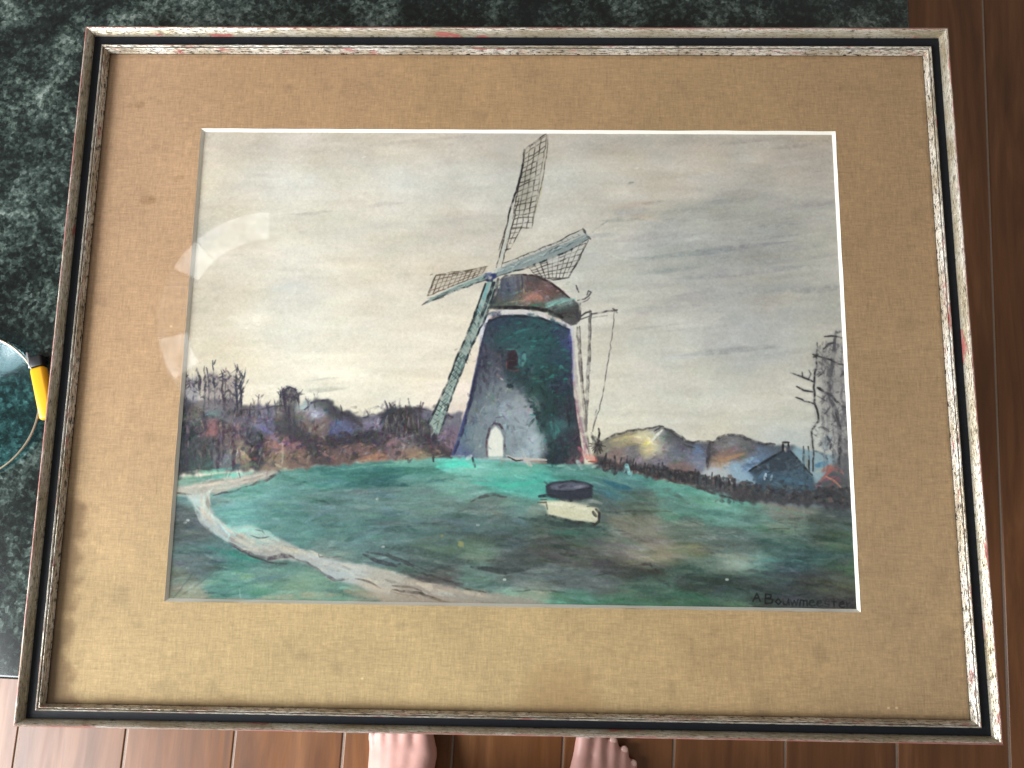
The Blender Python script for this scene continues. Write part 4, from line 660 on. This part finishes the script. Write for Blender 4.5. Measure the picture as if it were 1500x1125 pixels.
# ================================================================ framed picture
FR_OUT = (-.45, .45, -.35, .35)
FR_IN = (.00002 - .85516 / 2, .00002 + .85516 / 2, -.00354 - .65654 / 2, -.00354 + .65654 / 2)
WIN = (.00464 - .65829 / 2, .00464 + .65829 / 2, .00181 - .47947 / 2, .00181 + .47947 / 2)     # window cut in the mat
pic = empty("framed_picture", (0, 0, TZ))
tag(pic, "framed windmill pastel with linen mat in worn gold and black frame", "picture")
H0 = .028
def corners(s, z):
    x0, x1, y0, y1 = [FR_OUT[i] + (FR_IN[i] - FR_OUT[i]) * s for i in range(4)]
    return [(x0, y1, z), (x1, y1, z), (x1, y0, z), (x0, y0, z)]
def strip(name, prof, side, mat, parent, seed, jit, closed=False, nseg=90):
    """one mitred length of moulding; prof is a list of (s, z) from the outer to the sight edge"""
    r = np.random.default_rng(seed); v, f, uv = [], [], []; n = len(prof)
    kk = np.linspace(0, 1, nseg + 1)
    for i, t in enumerate(kk):
        for s, z in prof:
            w = 0 if i in (0, nseg) else 1
            a, b = corners(s + r.normal(0, jit * 30) * w, z + H0 + r.normal(0, jit) * w)[side], None
            c = corners(s, z + H0); a = np.array(corners(s + (r.normal(0, jit * 25) * w), z + H0 + r.normal(0, jit) * w)[side]); b = np.array(c[(side + 1) % 4])
            bb = np.array(corners(s, z + H0)[(side + 1) % 4]); p = a * (1 - t) + bb * t
            v.append(p); uv.append((side * 3.7 + t * np.linalg.norm(bb - a), s))
    for i in range(nseg):
        for j in range(n if closed else n - 1):
            j2 = (j + 1) % n; f.append((i * n + j, (i + 1) * n + j, (i + 1) * n + j2, i * n + j2))
    if closed: f += [tuple(range(n))[::-1], tuple(nseg * n + j for j in range(n))]
    o = from_data(name, v, f, mat, parent, False, uv)
    bm = bmesh.new(); bm.from_mesh(o.data); bmesh.ops.recalc_face_normals(bm, faces=bm.faces); bm.to_mesh(o.data); bm.free()
    for p in o.data.polygons: p.use_smooth = True
    o.data.set_sharp_from_angle(angle=math.radians(38))
    return o
P_OUT = [(.35, -.0115), (.0, -.0140), (.0, -.0042), (.03, -.0022), (.08, -.0006), (.13, 0), (.18, -.0006), (.20, -.0014), (.27, -.0032), (.32, -.0050), (.343, -.0064), (.35, -.0115)]
P_IN = [(.655, -.0112), (.658, -.0074), (.675, -.0062), (.715, -.0056), (.76, -.0058), (.795, -.0066), (.815, -.0080), (.83, -.0066), (.87, -.0066), (.92, -.0078), (.965, -.0098), (.985, -.0114), (1.0, -.0120), (1.0, -.0131), (.655, -.0131)]
P_IN = [(.735 + (a - .655) * .768, b) for a, b in P_IN]
P_RAIL = [(.24, -.028), (.24, -.0141), (.352, -.0120), (.354, -.0078), (.52, -.0083), (.730, -.0080), (.732, -.0132), (.98, -.0133), (.98, -.0150), (.80, -.0150), (.80, -.028)]
for side in range(4):
    rail = strip("frame_rail", P_RAIL, side, BLACK, pic, 10 + side, .00004, True, 40)
    strip("outer_moulding", P_OUT, side, GOLD_OUT, rail, 20 + side, .00011, False, 150)
    strip("inner_moulding", P_IN, side, GOLD_IN, rail, 30 + side, .00009, True, 150)
# backing board
from_bm("backing_board", box_bm(FR_IN[0] - .003, FR_IN[1] + .003, FR_IN[2] - .003, FR_IN[3] + .003, .0052, .0068), RAW, pic)

# glazing, mat, bevel, sheet
def quad(rect, z): x0, x1, y0, y1 = rect; return [(x0, y0, z), (x1, y0, z), (x1, y1, z), (x0, y1, z)]
def grow(r, d): return (r[0] - d, r[1] + d, r[2] - d, r[3] + d)
ZM = .028 - .0148                                  # mat face, just under the glass
MAT_R = grow(FR_IN, .003)
MW, MH = 1760, 1360
def linen_mat(W, H, sk):
    p = Pastel(W, H, sk, 21); U = p.rng.uniform
    base = p.field([(180,110,186,150,118),(400,120,184,148,112),(750,130,180,146,108),(1050,130,176,144,106),(1330,110,170,138,102),(170,300,188,152,120),(240,300,190,154,121),(140,500,188,152,118),(230,600,192,158,122),(120,700,188,156,120),(200,760,190,160,122),(90,900,182,156,116),(180,900,190,164,122),(300,960,190,164,120),(500,960,194,168,124),(700,960,192,166,122),(900,980,190,162,118),(1100,980,186,156,114),(1350,960,182,152,114),(1300,300,172,140,104),(1320,600,174,144,108),(1350,800,178,148,112)], 90, 90, .97)
    p.img[:] = base * .94 * np.array([1.0, .995, .965], np.float32)
    warp = p.noise(13, 1.3, 1); weft = p.noise(1.3, 13, 1)                     # yarns each way
    p.img *= (1 + .032 * warp + .032 * weft + .026 * p.noise(1.6, 1.6, 1) + .014 * p.noise(90, 90, 3))[..., None]
    slub = p.noise(60, 1.4, 1); p.img *= (1 - .05 * np.clip(slub - 1.3, 0, 1))[..., None]; slub = p.noise(1.4, 60, 1); p.img *= (1 - .06 * np.clip(slub - 1.3, 0, 1))[..., None]
    blot = np.clip(p.noise(40, 40, 4) - 1.2, 0, 1.5); p.img *= (1 - .05 * blot)[..., None]
    # tide-marked damp stain creeping in from the left edge
    st = (122, 96, 68)
    p.fill([(60,1040),(118,1036),(106,1010),(98,1000),(110,985),(92,965),(104,940),(106,918),(96,905),(112,880),(108,862),(118,850),(108,835),(122,815),(112,800),(124,780),(116,768),(126,745),(112,735),(96,730),(60,900)], (104, 80, 54), .50, 5, 9)
    for q in [[(112,735),(126,748),(116,768),(124,782),(113,800),(122,816)],[(118,850),(108,864),(112,882),(97,904),(106,918),(104,940)],[(104,940),(93,964),(110,986),(99,1001),(112,1030)]]: p.stroke(q, 9, (116, 88, 60), .22, .5, .2, 3.5)
    p.fill([(66,1036),(96,1034),(86,990),(84,960),(90,930),(70,920)], (100, 80, 56), .32, 10, 8)
    p.fill([(130,1044),(150,1020),(230,1028),(330,1022),(430,1034),(520,1026),(640,1036),(740,1048)], (118, 92, 62), .30, 7, 9)
    # brown ring and foxing
    p.fill([(752,1048),(758,1010),(775,985),(800,972),(812,968),(822,974),(850,976),(868,990),(876,1015),(884,1046)], (140, 108, 68), .22, 9, 9)
    p.fill([(770,1048),(784,1012),(830,1000),(862,1020),(868,1048)], (140, 108, 68), .14, 12, 8)
    for x, y, r, a in [(217,293,12,.65),(222,290,5,.8),(262,262,8,.5),(205,154,8,.6),(190,155,5,.45),(213,312,6,.35),(200,280,4,.3),(230,215,6,.3),(125,118,10,.2),(1180,1000,8,.2),(140,880,4,.4),(528,1003,3,.3)]:
        p.stroke([(x - r*.4, y), (x + r*.4, y - 1)], r * 1.5, (124, 94, 62), a * .6, .6, .2)
    for _ in range(120):
        x, y = U(80, 1420), U(80, 1050); p.stroke([(x, y), (x + U(-2, 2), y + U(-1, 1))], U(1, 3.5), (126, 98, 66), U(.1, .35), .4, .3)
    for x, y in [(530,994),(1301,1037),(1313,1037),(250,478)]: p.stroke([(x, y), (x + 1, y)], 3, (222, 196, 150), .8, 0, 0)
    # darker band along the rebate
    for q in [[(160,80),(1352,82)],[(1352,82),(1424,1056)],[(66,1031),(1424,1056)],[(160,80),(66,1031)]]: p.stroke(q, 12, (118, 92, 64), .30, .5, 0)
    return np.clip(p.img, 0, 1)
mat_img = image_from("linen_mat_print", linen_mat(MW, MH, sheet_map(MAT_R, ZM - .028, MW, MH)))
LINEN = sheet_material("tan_linen_mat", mat_img, .85, 900, .35)
def planar_uv(v, r): return [((p[0] - r[0]) / (r[1] - r[0]), (p[1] - r[2]) / (r[3] - r[2])) for p in v]
v = quad(MAT_R, ZM) + quad(WIN, ZM); f = [(0, 1, 5, 4), (1, 2, 6, 5), (2, 3, 7, 6), (3, 0, 4, 7)]
mat = from_data("mat_board", v, f, LINEN, pic, False, planar_uv(v, MAT_R))
BV = .0026
WIN2 = grow(WIN, -BV)
n = 40; vv, ff = [], []
rr = np.random.default_rng(5)
for side in range(4):
    o0, i0 = quad(WIN, ZM + .0002), quad(WIN2, ZM - .0024); b0 = len(vv)
    for k in range(n + 1):
        t = k / n; A = np.array(o0[side]) * (1 - t) + np.array(o0[(side + 1) % 4]) * t; B = np.array(i0[side]) * (1 - t) + np.array(i0[(side + 1) % 4]) * t
        if 0 < k < n: A[:2] += rr.normal(0, .00016, 2); B[:2] += rr.normal(0, .00008, 2)
        vv += [A, B]
    ff += [(b0 + 2 * k, b0 + 2 * k + 2, b0 + 2 * k + 3, b0 + 2 * k + 1) for k in range(n)]
bev = from_data("mat_bevel", vv, ff, CORE, mat)
SH_R = grow(WIN2, .0008)
W, H = 1360, 990
art = draw_windmill_scene(W, H, sheet_map(WIN, ZM - .0022 - .028, W, H))
x0 = [(SH_R[0] - WIN[0]) / (WIN[1] - WIN[0]), (SH_R[1] - WIN[0]) / (WIN[1] - WIN[0]), (SH_R[2] - WIN[2]) / (WIN[3] - WIN[2]), (SH_R[3] - WIN[2]) / (WIN[3] - WIN[2])]
PASTEL = sheet_material("chalk_pastel_on_paper", image_from("windmill_pastel", art), .9, 700, .3, .15)
from_data("drawing_sheet", quad(SH_R, ZM - .0024), [(0, 1, 2, 3)], PASTEL, pic, False, [(x0[0], x0[2]), (x0[1], x0[2]), (x0[1], x0[3]), (x0[0], x0[3])])
from_data("glass_pane", quad(grow(FR_IN, .001), ZM + .0012), [(0, 1, 2, 3)], glass("picture_glass", (1, 1, 1), .03), pic)

# ================================================================ glass dish and lighter beside the frame
dish = empty("glass_dish", (-.5405, -.0535, TZ)); tag(dish, "round clear glass dish with thin pale rim beside the frame", "dish")
DG = glass("bluish_dish_glass", (.74, .92, .95), .12, 1.32)
from_bm("dish_bowl", lathe_bm([(0, .0060), (.071, .0060), (.0722, .0066), (.0728, .0076), (.0736, .0076), (.0733, .0010), (.0725, .0004), (0, .0004)], 96), DG, dish, True)
rim = bmesh.new(); rim.free()
from_bm("rim", lathe_bm([(.0730 + .0011 * math.cos(a), .0092 + .0011 * math.sin(a)) for a in [2 * math.pi * k / 8 for k in range(8)]], 96, True), plain("pale_brass_rim", (.55, .47, .34), .3, .8), dish, True)

lighter = empty("lighter", (-.4685, -.036, TZ), math.radians(17)); tag(lighter, "yellow lighter with black and silver top beside the frame", "lighter")
def bar(x0, x1, y0, y1, z0, z1, r): return box_bm(x0, x1, y0, y1, z0, z1, r, 3)
YEL = plain("yellow_plastic", (.82, .42, .012), .3, 0, 0, 40, .06); BLK = plain("black_plastic", (.008, .008, .01), .4); SIL = plain("bright_steel", (.75, .78, .85), .22, .9)
from_bm("body", bar(-.0060, .0085, -.030, .0245, .0012, .0112, .0032), YEL, lighter, True)
from_bm("cap", bar(-.0045, .0080, .0248, .0365, .0016, .0106, .0018), BLK, lighter, True)
from_bm("hood", bar(-.0062, -.0042, .0250, .0420, .0022, .0104, .0009), SIL, lighter, True)

# ================================================================ person: bare feet and legs
def capsule(bm, a, b, ra, rb, n=14, m=6):
    a, b = Vector(a), Vector(b); ax = (b - a); L = ax.length; ax = ax.normalized() if L > 1e-9 else Vector((0, 0, 1)); q = ax.to_track_quat('Z', 'Y'); rings = []
    pr = [(-ra * math.cos(t), ra * math.sin(t)) for t in [math.pi / 2 * k / m for k in range(m + 1)]] + [(L + rb * math.sin(t), rb * math.cos(t)) for t in [math.pi / 2 * k / m for k in range(m + 1)]]
    for z, r in pr: rings.append([bm.verts.new(a + q @ Vector((r * math.cos(2 * math.pi * k / n), r * math.sin(2 * math.pi * k / n), z))) for k in range(n)] if r > 1e-6 else [bm.verts.new(a + q @ Vector((0, 0, z)))])
    for A, B in zip(rings, rings[1:]):
        for k in range(n):
            f = list(dict.fromkeys([A[k % len(A)], A[(k + 1) % len(A)], B[(k + 1) % len(B)], B[k % len(B)]]))
            if len(f) > 2: bm.faces.new(f)
TOES = [[(-.030, .180, .024, .0205), (-.027, .212, .016, .0140), (-.023, .240, .0135, .0130)],
        [(-.006, .186, .024, .0150), (-.003, .216, .0185, .0088), (-.001, .242, .0100, .0086)],
        [(.012, .182, .022, .0145), (.0165, .208, .0175, .0083), (.0185, .231, .0095, .0081)],
        [(.027, .174, .019, .0140), (.0325, .198, .0160, .0078), (.0350, .218, .0090, .0078)],
        [(.039, .160, .016, .0132), (.0455, .183, .0125, .0074), (.0480, .199, .0085, .0075)]]
def foot(bm, ox, oy, mir, lean):
    P = lambda x, y, z: (ox + mir * x, oy + y, z)
    for t in TOES:
        for (a, b) in zip(t, t[1:]): capsule(bm, P(*a[:3]), P(*b[:3]), a[3], b[3])
        capsule(bm, P(0, .075, .052), P(*t[0][:3]), .036, t[0][3])
        capsule(bm, P(.004, .035, .027), P(t[0][0], t[0][1], .015), .027, .014)
    for A, B in zip(TOES, TOES[1:]): capsule(bm, P(A[0][0], A[0][1] - .004, A[0][2] + .001), P(B[0][0], B[0][1] - .004, B[0][2] + .001), A[0][3], B[0][3])
    for A, B in zip(TOES, TOES[1:]): capsule(bm, P(A[0][0] * .9, A[0][1] - .035, A[0][2] + .006), P(B[0][0] * .9, B[0][1] - .035, B[0][2] + .006), A[0][3] * 1.1, B[0][3] * 1.1)
    capsule(bm, P(0, .028, .030), P(0, .050, .085), .030, .033); capsule(bm, P(0, .050, .085), P(lean * .0, .052, .16), .035, .038)

    for cx, cy, cz, rx, ry, rz in ((.002, .138, .022, .047, .050, .0245), (0, .105, .035, .040, .065, .034)):
        g = bmesh.ops.create_uvsphere(bm, u_segments=20, v_segments=12, radius=1)['verts']
        for v in g: v.co = Vector(P(cx + v.co.x * rx, cy + v.co.y * ry, cz + v.co.z * rz))

    return [(P(a[2][0], a[2][1], a[2][2]), a[2][3]) for a in TOES]
person = empty("person", (0, -.6, 0)); tag(person, "person standing barefoot at the lower edge of the picture", "person")
bm = bmesh.new(); nails = []
for ox, oy, mir in ((.1335, -.7215, 1), (-.1560, -.6875, -1)):
    nails += foot(bm, ox, oy + .6, mir, 1)
    hip = (mir * .085, -.10, .88); knee = (mir * .105, -.055, .47); ank = (ox, oy + .6 + .052, .16)
    capsule(bm, ank, ((ank[0] + knee[0]) / 2, knee[1] - .045, .32), .040, .056); capsule(bm, ((ank[0] + knee[0]) / 2, knee[1] - .045, .32), knee, .056, .055); capsule(bm, knee, hip, .057, .085)
capsule(bm, (-.085, -.10, .90), (.085, -.10, .90), .10, .10); capsule(bm, (0, -.10, .90), (0, -.11, 1.02), .12, .115)
me = bpy.data.meshes.new("body_raw"); bm.to_mesh(me); bm.free(); tmp = bpy.data.objects.new("body_raw", me); C.objects.link(tmp)
md = tmp.modifiers.new("r", 'REMESH'); md.mode = 'VOXEL'; md.voxel_size = .0030; md2 = tmp.modifiers.new("s", 'SMOOTH'); md2.iterations = 15; md2.factor = .5
dg = bpy.context.evaluated_depsgraph_get(); bme = bpy.data.meshes.new_from_object(tmp.evaluated_get(dg)); bpy.data.objects.remove(tmp); bpy.data.meshes.remove(me)
def skin():
    t = NT("pale_skin"); c = t.coord(); n = t.noise(c, 26, 4); n2 = t.noise(c, 420, 3)
    t.set(Base_Color=t.mix(n, (.55, .28, .235), (.70, .42, .365)), Roughness=.48, Subsurface_Weight=.12, Subsurface_Radius=(.012, .005, .003)); t.bump(n2, .15, .0005); return t.m
bme.name = "body"; mesh_obj("body", bme, skin(), person, True)
NAIL = plain("toenail", (.66, .42, .36), .28, 0, 0, 90, .08)
for (x, y, z), r in nails:
    bm = bmesh.new(); bmesh.ops.create_uvsphere(bm, u_segments=14, v_segments=8, radius=1)
    for v in bm.verts: v.co = Vector((x + v.co.x * r * .66, y + .002 + v.co.y * r * .72, z + r * .74 + v.co.z * r * .22 - max(0, v.co.y) * r * .16))
    from_bm("toenail", bm, NAIL, person, True)
bm = bmesh.new()
for mir, ox, oy in ((1, .1335, -.1215), (-1, -.156, -.08)):
    knee = (mir * .105, -.055, .47); hip = (mir * .09, -.10, .90)
    prof = [((ox, oy + .045, .10), .064), ((ox * .95, oy * .6 - .01, .30), .074), (knee, .078), (hip, .108)]
    n = 28; rings = []
    for (c0, r) in prof: rings.append([bm.verts.new((c0[0] + r * math.cos(6.28318 * k / n), c0[1] + r * math.sin(6.28318 * k / n) * 1.05, c0[2] + .004 * math.sin(k * 1.9))) for k in range(n)])
    for A, B in zip(rings, rings[1:]):
        for k in range(n): bm.faces.new((A[k], A[(k + 1) % n], B[(k + 1) % n], B[k]))
n = 40; rings = [[bm.verts.new((rx * math.cos(6.28318 * k / n), -.10 + ry * math.sin(6.28318 * k / n), z)) for k in range(n)] for rx, ry, z in ((.20, .128, .86), (.205, .135, .95), (.17, .13, 1.04))]
for A, B in zip(rings, rings[1:]):
    for k in range(n): bm.faces.new((A[k], A[(k + 1) % n], B[(k + 1) % n], B[k]))
from_bm("trousers", bm, plain("dark_trouser_cloth", (.02, .022, .03), .9, 0, .3, 700), person, True)

# ================================================================ ring lamp hanging above (seen only as its reflection in the glass)
LAMP_Z = 1.62
def mirror_hit(x, y, zg, zl):
    p = to_plane(np.array([[x, y]], float), zg)[0]; d = p - CAM; d[2] = -d[2]; return p + d * ((zl - p[2]) / d[2])
zg = ZM + .0012 - .028; zl = LAMP_Z - ZF
cc = mirror_hit(390, 463, zg, zl); ro = np.mean([np.linalg.norm(mirror_hit(390 + 154 * math.cos(a), 463 - 154 * math.sin(a), zg, zl) - cc) for a in (1.6, 2.4, 3.3)]); ri = ro * 114 / 154
lamp = empty("pendant_lamp", (cc[0], cc[1], LAMP_Z)); tag(lamp, "ring shaped ceiling lamp reflected in the picture glass", "lamp")
from_bm("shade", lathe_bm([(ri - .006, .004), (ri - .006, .05), (ro + .006, .05), (ro + .006, .004)], 96, True), plain("pale_lamp_metal", (.5, .5, .5), .5, 0), lamp, True)
def diffuser(a0, a1, strength):
    t = NT("lit_lamp_panel"); n = t.noise(t.mapping(t.coord(), (22, 22, 22)), 1.0, 3); t.set(Base_Color=(.8, .8, .8), Emission_Color=(.95, 1, 1), Emission_Strength=t.math('MULTIPLY', t.ramp(n, [(.32, .45), (.66, 1.15)]), strength))
    k = max(6, int((a1 - a0) / 3)); v = []; f = []
    for z in (0, .0035):
        for i in range(k + 1):
            a = math.radians(a0 + (a1 - a0) * i / k)
            for r in (ri, ro): v.append((r * math.cos(a), r * math.sin(a), z))
    m = 2 * (k + 1)
    for i in range(k):
        b = 2 * i; f += [(b, b + 1, b + 3, b + 2), (m + b, m + b + 2, m + b + 3, m + b + 1), (b, b + 2, m + b + 2, m + b), (b + 1, m + b + 1, m + b + 3, b + 3)]
    f += [(0, m, m + 1, 1), (m - 2, m - 1, 2 * m - 1, 2 * m - 2)]
    from_data("diffuser", v, f, t.m, lamp)
# the mirror image keeps x and y, so the lit arcs face the same way as seen
diffuser(92, 134, 6.0); diffuser(135, 153, 7.5); diffuser(155, 190, 1.2); diffuser(193, 216, 7.0)
for a in (0, 120, 240):
    bm = bmesh.new(); capsule(bm, (ri * math.cos(math.radians(a)), ri * math.sin(math.radians(a)), .05), (0, 0, .45), .0012, .0012, 8, 2); from_bm("suspension_wire", bm, SIL, lamp)
bm = bmesh.new(); capsule(bm, (0, 0, .45), (0, 0, .75), .003, .003, 8, 2); from_bm("cord", bm, BLK, lamp)
from_bm("ceiling_rose", lathe_bm([(0, .75), (.05, .75), (.05, .775), (0, .775)], 32), plain("white_rose", (.7, .7, .7), .5), lamp)
